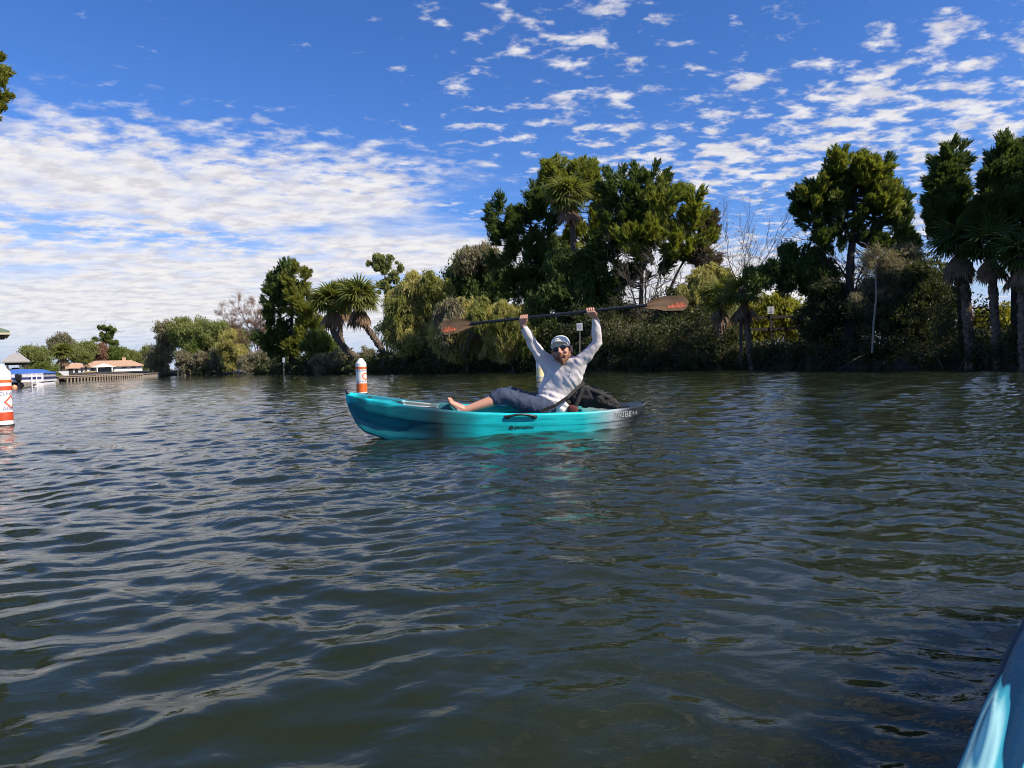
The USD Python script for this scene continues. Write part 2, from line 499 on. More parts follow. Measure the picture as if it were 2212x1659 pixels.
F_KEY_V = np.array([1.05, 1.05, 0.80, 0.78, 0.28, 0.30, 0.42, 0.42, 0.30, 0.30, 0.80, 0.80, 0.40, 0.46, 1.04, 1.04])


def kayak_profile(s):
    b, g, k = (np.interp(s, S_KEY, x) for x in (B_KEY, G_KEY, K_KEY))
    f = np.interp(s, F_KEY_S, F_KEY_V)
    f = k + (g - k) * f if f < 0.9 else g + (f - 1.0) * 0.3
    d = g - k
    flute = max(0.0, (abs(s) - 0.42)) * (0.42 if s < 0 else 0.2)
    deck = f > g - 0.01
    pts = [(0, k), (0.40 * b, k + 0.012 * d), (0.72 * b, k + 0.06 * d), (0.86 * b * (1 - flute), k + 0.17 * d), (0.90 * b * (1 - 1.6 * flute), k + 0.36 * d), (0.945 * b * (1 - flute * 0.6), k + 0.60 * d),
           (0.965 * b, k + 0.66 * d), (1.0 * b, g - 0.022), (0.995 * b, g - 0.008), (0.965 * b, g)]
    if deck:
        pts += [(0.90 * b, g + 0.004), (0.80 * b, g + 0.006), (0.6 * b, g + 0.4 * (f - g) + 0.006), (0.3 * b, f + 0.008), (0, f + 0.01)]
    else:
        pts += [(0.90 * b, g + 0.002), (0.845 * b, g - 0.012), (0.80 * b, f + 0.35 * (g - f)), (0.74 * b, f + 0.01), (0, f)]
    return np.array(pts)


def kayak_hull(n=190, sub=3):
    ss = np.sort(np.concatenate([np.linspace(-1, 1, n), F_KEY_S[1:-1] - 1e-3]))
    rows = []
    for s in ss:
        p = kayak_profile(s)
        t = np.linspace(0, len(p) - 1, (len(p) - 1) * sub + 1)
        h = np.stack([np.interp(t, np.arange(len(p)), p[:, 0]), np.interp(t, np.arange(len(p)), p[:, 1])], -1)
        ring = np.vstack([h * [-1, 1], h[::-1][1:-1]])
        x = np.full(len(ring), s * KL / 2)
        stem = np.clip((ring[:, 1] - (-0.09)) / 0.46, 0, 1)
        x = x + np.where(s < -0.9, (-s - 0.9) * 10 * 0.07 * (1 - stem), 0)
        rows.append(np.column_stack([x, ring]))
    V = np.array(rows)
    a, m = V.shape[:2]
    i, j = np.meshgrid(np.arange(a - 1), np.arange(m), indexing="ij")
    q = np.stack([i * m + j, (i + 1) * m + j, (i + 1) * m + (j + 1) % m, i * m + (j + 1) % m], -1).reshape(-1, 4)
    f = np.vstack([q[:, [0, 2, 1]], q[:, [0, 3, 2]]])
    caps = np.array([[0, k, k + 1] for k in range(1, m - 1)])
    v = V.reshape(-1, 3)
    f = np.vstack([f, caps, caps[:, ::-1] + (a - 1) * m])
    t = trimesh.Trimesh(v, f, process=False)
    t.fix_normals()
    return t


def hull_side(u, w):
    """half breadth of the hull at station u (m), height w"""
    p = kayak_profile(u * 2 / KL)[:9]
    return float(np.interp(w, p[:, 1], p[:, 0]))


def on_hull(tm, u0, w0, lift=0.003, slope=0.0):
    v = np.array(tm.vertices)
    out = np.zeros_like(v)
    for n, (x, y, z) in enumerate(v):
        u, w = u0 + x, w0 + y + slope * x
        out[n] = (u, -(hull_side(u, w) + lift + z), w)
    return (out, np.array(tm.faces))


def swirl(name, stops, dist, streak, flames=None):
    nodes = {
        "tc": ("texture_coordinate", {}), "mp": ("mapping", {"scale": (0.9, 3.2, 6.0)}), "n": ("noise_texture", {"scale": 1.9, "detail": 4.0, "roughness": 0.55, "distortion": 0.8}),
        "s": ("separate_xyz", {}), "u": ("math", {"math_type": "multiply_add", "value2": 1 / KL, "value3": 0.5 - dist * 0.5}), "d": ("math", {"math_type": "multiply_add", "value2": dist}),
        "r": ("rgb_ramp", {"ramp": stops}),
        "mp2": ("mapping", {"scale": (0.7, 9.0, 14.0)}), "n2": ("noise_texture", {"scale": 2.2, "detail": 5.0, "distortion": 0.5}),
        "r2": ("rgb_ramp", {"ramp": [(0.30, (0.25,) * 3), (0.50, (1.0,) * 3), (0.72, (1.0,) * 3), (0.82, (1.25,) * 3)]}), "m": ("mix", {"mix_type": "multiply", "fac": streak}),
        "n3": ("noise_texture", {"scale": 160.0, "detail": 2.0}), "b": ("bump", {"strength": 0.25, "distance": 0.0012}),
        "p": ("principled_bsdf", {"roughness": 0.34, "specular_ior_level": 0.35 if not flames else 0.5, **({"ior": 1.22, "roughness": 0.22} if flames else {})})}
    links = [("tc.object", "mp.vector"), ("mp.vector", "n.vector"), ("tc.object", "s.vector"), ("s.x", "u.value1"), ("n.fac", "d.value1"), ("u.value", "d.value3"), ("d.value", "r.fac"),
             ("tc.object", "mp2.vector"), ("mp2.vector", "n2.vector"), ("n2.fac", "r2.fac"), ("r.color", "m.color1"), ("r2.color", "m.color2"), ("tc.object", "n3.vector"), ("n3.fac", "b.height"),
             ("b.normal", "p.normal")]
    if flames:
        nodes["mp4"] = ("mapping", {"scale": flames[2]})
        nodes["n4"] = ("noise_texture", {"scale": 1.0, "detail": 1.5, "roughness": 0.4, "distortion": 1.4})
        nodes["r4"] = ("rgb_ramp", {"ramp": flames[0]})
        nodes["x4"] = ("mix", {"mix_type": "mix"})
        nodes["c4"] = ("rgb_ramp", {"ramp": flames[1]})
        links += [("tc.object", "mp4.vector"), ("mp4.vector", "n4.vector"), ("n4.fac", "r4.fac"), ("r4.color", "x4.fac"), ("m.color", "x4.color1"), ("n4.fac", "c4.fac"), ("c4.color", "x4.color2"), ("x4.color", "p.base_color")]
    else:
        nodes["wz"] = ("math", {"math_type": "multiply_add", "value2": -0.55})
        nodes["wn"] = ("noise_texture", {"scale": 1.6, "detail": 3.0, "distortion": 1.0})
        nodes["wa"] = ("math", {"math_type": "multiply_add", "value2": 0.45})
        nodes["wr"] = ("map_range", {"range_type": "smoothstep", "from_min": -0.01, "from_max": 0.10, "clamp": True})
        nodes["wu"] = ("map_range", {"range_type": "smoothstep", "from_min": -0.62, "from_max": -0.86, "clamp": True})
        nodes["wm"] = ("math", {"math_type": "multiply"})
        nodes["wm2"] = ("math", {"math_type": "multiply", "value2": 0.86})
        nodes["wx"] = ("mix", {"mix_type": "mix", "color2": (0.006, 0.075, 0.105)})  # lower bow side: dark teal swirl, with shade painted into the same colour
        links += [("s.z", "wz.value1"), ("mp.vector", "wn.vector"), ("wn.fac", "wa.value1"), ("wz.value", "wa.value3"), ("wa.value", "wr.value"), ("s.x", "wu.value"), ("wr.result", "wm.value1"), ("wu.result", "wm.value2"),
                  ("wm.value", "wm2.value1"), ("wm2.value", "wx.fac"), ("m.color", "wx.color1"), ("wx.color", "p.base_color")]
    mat(name, nodes, links, "p.BSDF")


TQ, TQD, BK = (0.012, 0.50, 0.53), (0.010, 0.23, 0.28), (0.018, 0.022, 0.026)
swirl("turquoise_swirl_bow_shade", [(0.0, TQ), (0.13, TQ), (0.185, TQD), (0.205, (0.02, 0.06, 0.07)), (0.24, BK), (0.285, (0.02, 0.04, 0.048)), (0.36, (0.016, 0.22, 0.25)), (0.41, TQ), (0.74, TQ), (0.80, (0.10, 0.42, 0.45)), (0.86, (0.33, 0.38, 0.40)), (0.90, (0.10, 0.11, 0.12)), (0.93, BK), (1, BK)], 0.09, 0.65)
swirl("navy_swirl", [(0.0, (0.001, 0.010, 0.030)), (0.5, (0.001, 0.020, 0.050)), (1, (0.001, 0.014, 0.04))], 0.2, 0.4,
      ([(0.515, (0, 0, 0)), (0.53, (0.85,) * 3), (0.62, (1, 1, 1)), (1, (1, 1, 1))], [(0.51, (0.02, 0.20, 0.30)), (0.56, (0.05, 0.32, 0.40)), (0.61, (0.34, 0.62, 0.62)), (0.68, (0.02, 0.12, 0.22)), (1.0, (0.3, 0.6, 0.6))], (1.5, 13.0, 13.0)))
plain("black_plastic", (0.02, 0.02, 0.022), 0.45, 0.3, 20)
plain("black_cloth", (0.022, 0.020, 0.020), 0.9, 0.5, 14, 0.004, 60)
plain("cord", (0.03, 0.035, 0.03), 0.8)
plain("white_print", (0.72, 0.72, 0.72), 0.6, 0.15, 40)
plain("grey_letter", (0.55, 0.56, 0.57), 0.7, 0.6, 45)
plain("black_print", (0.012, 0.014, 0.016), 0.6)
plain("red_cloth", (0.11, 0.025, 0.02), 0.85, 0.4, 16, 0.003, 60)

KC = ground(1083, 6.85, 0.0)
KYAW, KPITCH, KHEEL = math.radians(13), math.radians(2.3), math.radians(3.6)
KC = KC + np.array([0, 0, 0.0])
kayak = thing("kayak", "turquoise and black sit-on-top kayak carrying the bearded paddler", "kayak", KC, KYAW, group="kayaks on the river", ry=KPITCH, rx=KHEEL)
_cz, _sz, _cy, _sy = math.cos(KYAW), math.sin(KYAW), math.cos(KPITCH), math.sin(KPITCH)
KR = np.array([[_cz, -_sz, 0], [_sz, _cz, 0], [0, 0, 1]]) @ np.array([[_cy, 0, _sy], [0, 1, 0], [-_sy, 0, _cy]]) @ np.array([[1, 0, 0], [0, math.cos(KHEEL), -math.sin(KHEEL)], [0, math.sin(KHEEL), math.cos(KHEEL)]])


def kw(u, v, w):
    return KC + KR @ np.array([u, v, w], float)


def kl(p):
    return KR.T @ (np.asarray(p, float) - KC)


hull = kayak_hull()
part(kayak, "hull", hull, "turquoise_swirl_bow_shade", 38)


def gun(s):
    return float(np.interp(s, S_KEY, B_KEY)), float(np.interp(s, S_KEY, G_KEY))


def deck_pt(u, fr, up=0.012):
    b, g = gun(u * 2 / KL)
    return [u, fr * b, g + up]


# deck bungee over the bow, its anchors, the toggle handles at the ends
mb = MB()
zig = [(-1.30, 0.55), (-1.02, -0.72), (-1.02, 0.72), (-1.30, -0.55)]
zig2 = [(-1.22, -0.70), (-0.98, -0.80)]
for z in (zig, ):
    pts = np.array([deck_pt(u, v, 0.016) for u, v in z])
    t = np.linspace(0, len(pts) - 1, 22)
    mb.tube(np.stack([np.interp(t, np.arange(len(pts)), pts[:, k]) for k in range(3)], -1), 0.0045, 5)
part(kayak, "deck_bungee", mb.arr(), "cord")
for u, v in zig:
    part(kayak, "bungee_anchor", rbox((0.045, 0.03, 0.022), 0.008, 8).translate(deck_pt(u, v * 1.0, 0.012)), "black_plastic", 40)
mb = MB()
t = np.linspace(0, math.pi, 11)
b0, g0 = gun(-0.97)
mb.tube(np.stack([-1.49 - 0.03 * np.sin(t), 0.028 * np.cos(t), 0.375 + 0.045 * np.sin(t)], -1), 0.016, 8)
part(kayak, "bow_handle", mb.arr(), "black_plastic", 60)
mb = MB()
mb.tube(np.stack([1.50 + 0.04 * np.sin(t), 0.04 * np.cos(t), 0.268 + 0.02 * np.sin(t)], -1), 0.012, 8)
part(kayak, "stern_handle", mb.arr(), "black_plastic", 60)
# side carry handles: a recessed base and a strap grip
for sg in (-1, 1):
    mb = MB()
    tt = np.linspace(0, 1, 13)
    u = -0.03 + 0.27 * tt
    w = 0.205 - 0.026 * np.sin(tt * math.pi) ** 0.6 * 0 + 0.022 * np.sin(tt * math.pi)
    vv = np.array([hull_side(a, min(b, 0.222)) + 0.012 + 0.018 * math.sin(c * math.pi) for a, b, c in zip(u, w, tt)])
    mb.tube(np.stack([u, sg * vv, w], -1), 0.0115, 8)
    part(kayak, "carry_handle", mb.arr(), "black_plastic", 60)
    mb = MB()
    for a in (-0.03, 0.24):
        part(kayak, "handle_mount", rbox((0.05, 0.02, 0.035), 0.008, 8).translate((a, sg * (hull_side(a, 0.2) + 0.006), 0.2)), "black_plastic", 40)
# foot rests: ribs across the footwell, and the hatch in front of them
for k, u in enumerate((-0.53, -0.45, -0.37, -0.29)):
    b, g = gun(u * 2 / KL)
    for sg in (-1, 1):
        part(kayak, "foot_rest", rbox((0.03, 0.10, 0.10), 0.008, 8).translate((u, sg * 0.68 * b, 0.10)), "black_plastic", 40)
part(kayak, "front_hatch", rbox((0.34, 0.36, 0.03), 0.012, 10).translate((-0.80, 0, 0.218)), "black_plastic", 40)
for sg in (-1, 1):
    mb = MB()
    mb.tube([[-0.47, sg * 0.12, 0.24], [-0.36, sg * 0.26, 0.20], [-0.33, sg * 0.30, 0.12]], 0.006, 5)
    part(kayak, "paddle_strap", mb.arr(), "white_print")
# seat: pan, backrest and straps
part(kayak, "seat_pad", skin([rbox((0.42, 0.46, 0.05), 0.02).translate((0.42, 0, 0.085))], 0.03, 6), "black_cloth", 40)
bk = skin([m3.Manifold.batch_hull([rbox((0.05, 0.42, 0.05), 0.02).translate((0.66, 0, 0.13)), rbox((0.04, 0.36, 0.05), 0.018).translate((0.79, 0, 0.46))])], 0.03, 8)
part(kayak, "backrest", wrinkle(bk, 0.02, 14, 3), "black_cloth", 50)


def strap(pts, w, th, nrm):
    p = np.array(pts, float)
    tt = np.linspace(0, len(p) - 1, 5 * len(p))
    c = np.stack([np.interp(tt, np.arange(len(p)), p[:, k]) for k in range(3)], -1)
    d = np.gradient(c, axis=0)
    d /= np.linalg.norm(d, axis=1, keepdims=True)
    nn = np.broadcast_to(np.asarray(nrm, float), c.shape)
    side = np.cross(d, nn)
    side /= np.linalg.norm(side, axis=1, keepdims=True)
    V = np.stack([c + side * w / 2 + nn * th, c - side * w / 2 + nn * th, c - side * w / 2, c + side * w / 2], 1)
    n = len(c)
    i, j = np.meshgrid(np.arange(n - 1), np.arange(4), indexing="ij")
    q = np.stack([i * 4 + j, (i + 1) * 4 + j, (i + 1) * 4 + (j + 1) % 4, i * 4 + (j + 1) % 4], -1).reshape(-1, 4)
    return V.reshape(-1, 3), q


part(kayak, "seat_strap", strap([kl(at(1166, 889, 6.60)), kl(at(1200, 876, 6.585)), kl(at(1226, 858, 6.60)), kl(at(1247, 838, 6.72)), kl(at(1262, 826, 6.86))], 0.032, 0.004, (0, -1, 0)), "black_cloth")
# print on the hull side
ring = trimesh.creation.annulus(0.013, 0.021, 0.0015)
ring.apply_translation((0, 0, 0))
dot = trimesh.creation.annulus(0.001, 0.007, 0.0015)
part(kayak, "emblem", on_hull(trimesh.util.concatenate([ring, dot]), 0.02, 0.095), "black_print")
part(kayak, "lettering", on_hull(meshkit.text_mesh("perception", 0.027, 0.0015, True), 0.052, 0.086), "black_print")
part(kayak, "lettering", on_hull(meshkit.text_mesh("TRIBE", 0.056, 0.0015, False), 1.08, 0.170, 0.004, 0.03), "grey_letter", label="white model lettering near the stern")
part(kayak, "lettering", on_hull(meshkit.text_mesh("9.5", 0.034, 0.0015, False), 1.315, 0.190, 0.004, 0.03), "grey_letter", label="small white numerals near the stern tip")

# the photographer's own kayak under the camera, its bow running off to the right
ax2 = math.radians(49)
nb = np.array([-math.sin(ax2), math.cos(ax2)])
C2 = np.array([0.0, 0.0]) - nb * 0.258 + np.array([math.cos(ax2), math.sin(ax2)]) * 0.78
k2 = thing("kayak", "dark blue kayak with pale turquoise swirls at the lower right corner", "kayak", (C2[0], C2[1], 0.06), ax2 + math.pi, group="kayaks on the river")
part(k2, "hull", hull, "navy_swirl", 38)

# ------------------------------------------------------------------ person
plain("skin", (0.50, 0.25, 0.17), 0.5, 0.14, 30, 0.0006, 300)
plain("shirt_cloth", (0.62, 0.565, 0.55), 0.9, 0.12, 12, 0.0035, 35)
plain("shorts_cloth", (0.034, 0.050, 0.095), 0.85, 0.4, 18, 0.004, 40)
plain("cap_cloth", (0.62, 0.62, 0.58), 0.85, 0.1, 40, 0.0006, 300)
plain("beard_hair", (0.23, 0.10, 0.045), 0.7, 0.5, 120, 0.003, 160)
plain("lens_black", (0.012, 0.010, 0.012), 0.08, 0.1)
plain("watch_black", (0.02, 0.02, 0.03), 0.4)
plain("lip", (0.36, 0.12, 0.10), 0.5, 0.1)
plain("shirt_trim", (0.12, 0.13, 0.24), 0.8)

J = dict(
    hipL=at(1183, 883, 6.86), hipR=at(1187, 879, 7.08), kneeL=at(1082, 853, 6.80), kneeR=at(1098, 850, 7.06), ankL=at(1004, 886, 6.72), ankR=at(1007, 885, 6.96),
    pel=at(1192, 876, 6.97), waist=at(1195, 853, 6.98), chest=at(1217, 812, 6.97), shL=at(1247, 787, 6.88), shR=at(1182, 781, 7.04), neck=at(1214, 790, 6.96),
    elL=at(1290, 741, 6.80), wrL=at(1286, 687, 6.74), elR=at(1150, 744, 6.95), wrR=at(1129, 702, 6.84))
HL, HR = at(1277, 672, 6.70), at(1131, 687.5, 6.82)
HEAD = at(1213.5, 757, 6.90)
person = thing("person", "bearded paddler in white long sleeve shirt and cap raising a paddle overhead", "person", J["pel"])
OP = J["pel"]


def pp(name, mesh, material, smooth=60, label=None, parent=None):
    return part(parent or person, name, mesh, material, smooth, label, origin=OP)


# head frame: x to the picture's right, y away from the camera, z up
yw, tl, HN, HK = math.radians(-16), math.radians(13), -0.13, 1.12
Rz = np.array([[math.cos(yw), -math.sin(yw), 0], [math.sin(yw), math.cos(yw), 0], [0, 0, 1]])
Rt = np.array([[math.cos(tl), 0, -math.sin(tl)], [0, 1, 0], [math.sin(tl), 0, math.cos(tl)]])
Rn = np.array([[1, 0, 0], [0, math.cos(HN), -math.sin(HN)], [0, math.sin(HN), math.cos(HN)]])
HM = Rt @ Rz @ Rn


def hd(x, y, z):
    return HEAD + HM @ np.array([x, y, z], float) * HK


def hs(x, y, z, r, sc=None, seg=24):
    m = m3.Manifold.sphere(r, seg)
    if sc:
        m = m.scale(sc)
    T = np.eye(4)[:3]
    T[:, :3] = HM * HK
    T[:, 3] = hd(x, y, z)
    return m.transform(T)


bone = []
hull2 = m3.Manifold.batch_hull
# skull, jaw, nose, ears, brow
bone += [hull2([hs(0, 0.012, 0.035, 0.078, (0.97, 1.14, 1.0)), hs(0, -0.02, -0.03, 0.066, (0.95, 1.05, 1)), hs(0, -0.055, -0.088, 0.026, (1.2, 1, 1))])]
bone += [hull2([hs(0, -0.085, 0.020, 0.010), hs(0, -0.112, -0.022, 0.013), hs(0, -0.086, -0.030, 0.013, (1.4, 1, 1))])]
for sg in (-1, 1):
    bone += [hs(sg * 0.086, 0.012, -0.008, 0.033, (0.38, 0.7, 1.05))]
    bone += [hs(sg * 0.042, -0.066, -0.022, 0.022)]
bone += limb((hd(0, 0.02, -0.06), 0.058), (J["neck"] + [0, 0.01, -0.05], 0.062))
chestax = (J["shL"] - J["shR"]) / np.linalg.norm(J["shL"] - J["shR"])
upax = (J["neck"] - J["pel"]) / np.linalg.norm(J["neck"] - J["pel"])
fwd = np.cross(chestax, upax)
fwd = fwd if fwd[1] < 0 else -fwd


def torso(k):
    c = J["chest"]
    return [hull2([sph(J["hipL"] * 0.75 + J["pel"] * 0.25, 0.105 * k), sph(J["hipR"] * 0.75 + J["pel"] * 0.25, 0.105 * k), sph(J["waist"] + chestax * 0.055, 0.105 * k), sph(J["waist"] - chestax * 0.055, 0.105 * k)]),
            hull2([sph(J["waist"] + chestax * 0.055, 0.105 * k), sph(J["waist"] - chestax * 0.055, 0.105 * k), sph(c + chestax * 0.085, 0.115 * k), sph(c - chestax * 0.085, 0.112 * k)]),
            hull2([sph(c + chestax * 0.085, 0.115 * k), sph(c - chestax * 0.085, 0.112 * k), sph(J["shL"] + upax * 0.0, 0.072 * k), sph(J["shR"], 0.072 * k)]),
            hull2([sph(J["shL"], 0.066 * k), sph(J["neck"] - upax * 0.055, 0.062 * k)]), hull2([sph(J["shR"], 0.066 * k), sph(J["neck"] - upax * 0.055, 0.062 * k)])]


bone += torso(0.9)
for sd in "LR":
    bone += limb((J["sh" + sd], 0.055), (J["el" + sd], 0.040), (J["wr" + sd], 0.027))
    bone += limb((J["hip" + sd], 0.085), (J["knee" + sd], 0.056))
    kn, an = J["knee" + sd], J["ank" + sd]
    calf = kn * 0.68 + an * 0.32 + np.array([0.012, 0.0, -0.018])
    bone += limb((kn, 0.056), (calf, 0.054), (an, 0.036))
    heel = an + np.array([-0.004, 0, -0.03])
    ball = an + np.array([-0.135, -0.012, 0.078])
    bone += [hull2([sph(heel, 0.034), sph(an, 0.034)]), hull2([sph(heel, 0.033), sph(an, 0.034), sph(ball + [0, 0.025, 0], 0.019), sph(ball - [0, 0.025, 0], 0.019)])]
    for k in range(5):
        a = ball + np.array([0.0, (k - 2) * 0.019, 0.0])
        bone += limb((a, 0.013), (a + np.array([-0.018 + 0.002 * k * (1 if sd == "L" else 1), 0, 0.045 - 0.004 * k]), 0.012 - 0.0008 * k), seg=14)
# hands closed round the shaft
pdir = at(1385, 660.5, 6.63) - at(1030, 698, 6.93)
pdir /= np.linalg.norm(pdir)
for sd, hc in (("L", HL), ("R", HR)):
    w = J["wr" + sd]
    arm = hc - w
    arm /= np.linalg.norm(arm)
    out = np.cross(pdir, arm)                       # which way the palm faces: away from the camera
    out /= np.linalg.norm(out)
    if out[1] < 0:
        out = -out
    palm = hc - arm * 0.004 - out * 0.030           # the palm lies on the camera's side... the back of the hand towards us
    back = -out
    bone += [hull2([sph(w, 0.025), sph(hc - arm * 0.045 + pdir * 0.022 - out * 0.006, 0.018), sph(hc - arm * 0.045 - pdir * 0.022 - out * 0.006, 0.018)]),
             hull2([sph(hc - arm * 0.045 + pdir * 0.024 - out * 0.006, 0.017), sph(hc - arm * 0.045 - pdir * 0.024 - out * 0.006, 0.017), sph(hc - out * 0.026 + pdir * 0.032 + arm * 0.004, 0.0115), sph(hc - out * 0.026 - pdir * 0.032 + arm * 0.004, 0.0115)])]
    for k in range(4):
        o = hc + pdir * ((k - 1.5) * 0.0205)
        r = 0.0092 - (0.0012 if k in (0, 3) else 0)
        ch = [(o - out * 0.026 + arm * 0.006, r + 0.001), (o - out * 0.012 + arm * 0.027, r), (o + out * 0.014 + arm * 0.026, r), (o + out * 0.027 + arm * 0.004, r - 0.001), (o + out * 0.016 - arm * 0.016, r - 0.0015)]
        bone += limb(*ch, seg=14)
    sgn = -1 if sd == "L" else 1
    tb = hc - arm * 0.04 + pdir * sgn * 0.024
    bone += limb((tb, 0.013), (hc - arm * 0.022 + pdir * sgn * 0.040 + out * 0.012, 0.0115), (hc - arm * 0.018 + pdir * sgn * 0.022 + out * 0.028, 0.0095), seg=14)
pp("body", skin(bone, 0.0075, 7), "skin", True)
# face
mb = MB()
fb = [hull2([hs(0, -0.052, -0.088, 0.036, (1.15, 0.9, 0.95)), hs(0.05, -0.03, -0.065, 0.022), hs(-0.05, -0.03, -0.065, 0.022)]), hull2([hs(0.055, -0.02, -0.058, 0.022), hs(0.068, 0.0, -0.012, 0.013)]), hull2([hs(-0.055, -0.02, -0.058, 0.022), hs(-0.068, 0.0, -0.012, 0.013)]),
      hull2([hs(0, -0.092, -0.045, 0.010, (1.6, 0.8, 0.8)), hs(0.034, -0.078, -0.064, 0.012)]), hull2([hs(0, -0.092, -0.045, 0.010, (1.6, 0.8, 0.8)), hs(-0.034, -0.078, -0.064, 0.012)]), hull2([hs(0, -0.072, -0.096, 0.022), hs(0, -0.066, -0.122, 0.020)])]
beard = skin(fb, 0.006, 4)
pp("beard", wrinkle(beard, 0.012, 120, 2), "beard_hair", True)
pp("mouth", skin([hs(0, -0.098, -0.0625, 0.012, (1.7, 0.5, 0.55))], 0.006, 2), "lip", True)
hb = [hull2([hs(0, 0.035, 0.02, 0.080, (0.98, 1.02, 1)), hs(0, 0.055, -0.045, 0.055)]), hull2([hs(0.074, 0.045, 0.0, 0.016), hs(0.05, 0.06, -0.06, 0.03)]), hull2([hs(-0.074, 0.045, 0.0, 0.016), hs(-0.05, 0.06, -0.06, 0.03)])]
pp("hair", wrinkle(skin(hb, 0.01, 4), 0.012, 60, 5), "beard_hair", True)
# sunglasses
gl = []
for sg in (-1, 1):
    gl += [hull2([hs(sg * 0.034, -0.086, 0.012, 0.021, (1.25, 0.35, 0.9)), hs(sg * 0.058, -0.066, 0.016, 0.013, (0.7, 0.8, 0.9))])]
    gl += limb((hd(sg * 0.064, -0.062, 0.018), 0.005), (hd(sg * 0.085, 0.02, 0.012), 0.004), seg=8)
gl += limb((hd(-0.014, -0.094, 0.016), 0.004), (hd(0.014, -0.094, 0.016), 0.004), seg=8)
pp("sunglasses", m3.Manifold.batch_boolean(gl, m3.OpType.Add), "lens_black", 50)
# cap: crown, brim and the print on its front
crown = hull2([hs(0, 0.008, 0.062, 0.090, (0.96, 1.12, 0.86)), hs(0, 0.008, 0.052, 0.091, (0.96, 1.12, 0.22))])
cp = pp("cap", skin([crown], 0.009, 5), "cap_cloth", True)
nb_ = 17
v = []
for k in range(nb_):
    a = math.pi * (k / (nb_ - 1))
    for rr, drop in ((0.0, 0.0), (0.5, 0.008), (1.0, 0.013)):
        x = math.cos(a) * 0.080
        arch = 0.024 * (1 - (x / 0.08) ** 2)
        v.append(hd(x, -0.045 - 0.035 * math.sin(a) - rr * 0.062 * math.sin(a) ** 0.7, 0.028 + arch + drop))
V = np.array(v)
nrm = HM @ np.array([0, 0, 1.0])
F = []
for k in range(nb_ - 1):
    for q in range(2):
        F.append([k * 3 + q, k * 3 + q + 1, (k + 1) * 3 + q + 1, (k + 1) * 3 + q])
F = np.array(F)
pp("cap_brim", (np.vstack([V, V + nrm * 0.006]), np.vstack([F[:, ::-1], F + len(V)])), "cap_cloth", 40, parent=cp)
# the cap's print is not legible in the photograph: a row of small dark stitched marks
mk = MB()
for x, y in ((-0.040, 0.020), (-0.022, 0.030), (-0.004, 0.033), (0.016, 0.031), (0.034, 0.022), (0.0, 0.012)):
    yy = 0.008 - 0.1008 * math.sqrt(max(0.05, 1 - (x / 0.0864) ** 2)) * math.sqrt(max(0.05, 1 - (y / 0.0775) ** 2))
    mk.tm(trimesh.Trimesh(*meshkit.arrays(hs(x, yy + 0.001, 0.062 + y, 0.006, (1.0, 0.35, 0.7), 10))[:2], process=False))
plain("grey_print", (0.25, 0.25, 0.26), 0.7)
pp("cap_print", mk.arr(), "grey_print", 60, parent=cp)
# shirt
sh = torso(1.05)[1:]
sh += [hull2([sph(J["waist"] + chestax * 0.055, 0.112), sph(J["waist"] - chestax * 0.055, 0.112), sph(J["pel"] + chestax * 0.075 - upax * 0.01, 0.128), sph(J["pel"] - chestax * 0.075 - upax * 0.01, 0.128), sph(J["pel"] + fwd * 0.05, 0.115)])]
for sd in "LR":
    e, wv_ = J["el" + sd], J["wr" + sd]
    sh += limb((J["sh" + sd], 0.076), (J["sh" + sd] * 0.5 + e * 0.5 + np.array([0, 0, -0.012]), 0.064), (e, 0.053), (e * 0.45 + wv_ * 0.55, 0.045), (e * 0.12 + wv_ * 0.88, 0.036))
    lat = J["chest"] + chestax * (0.1 if sd == "L" else -0.1)
    sh += [hull2([sph(lat, 0.10), sph(J["sh" + sd], 0.07), sph(J["sh" + sd] * 0.62 + e * 0.38, 0.055)])]
st = skin(sh, 0.012, 10)
#
wrinkle(st, 0.034, (7, 7, 7), 7)
st.vertices = st.vertices + st.vertex_normals * (0.020 * (np.abs(meshkit.noise((np.asarray(st.vertices) @ np.array([[0.75, 0.2, 0.6], [0, 1, 0], [-0.6, 0, 0.8]]).T) * [26, 12, 6], 4) - 0.5) - 0.2))[:, None]
# folds that gather across the belly where the torso bends
vv = np.asarray(st.vertices)
along = (vv - J["pel"]) @ upax
st.vertices = vv + st.vertex_normals * (0.007 * np.sin(along * 105 + 3 * meshkit.noise(vv * 9)) * np.exp(-((along - 0.06) / 0.07) ** 2))[:, None]
# open the neck: cut away what lies inside a small sphere in front of the throat
shirt = pp("shirt", st, "shirt_cloth", True)
neckp = J["neck"] + fwd * 0.052 - upax * 0.065
pp("collar_opening", skin([hull2([sph(neckp + chestax * 0.022, 0.020), sph(neckp - chestax * 0.022, 0.020), sph(neckp - upax * 0.065 + fwd * 0.012, 0.018)])], 0.01, 3), "shirt_trim", True, parent=shirt)
cl_ = MB()
aa = np.linspace(0, 2 * math.pi, 22)
cl_.tube([J["neck"] - upax * 0.036 + chestax * 0.074 * math.cos(a) + fwd * 0.072 * math.sin(a) - upax * 0.030 * max(0, math.sin(a)) for a in aa], 0.0085, 6)
pp("collar", cl_.arr(), "shirt_cloth", True, parent=shirt)
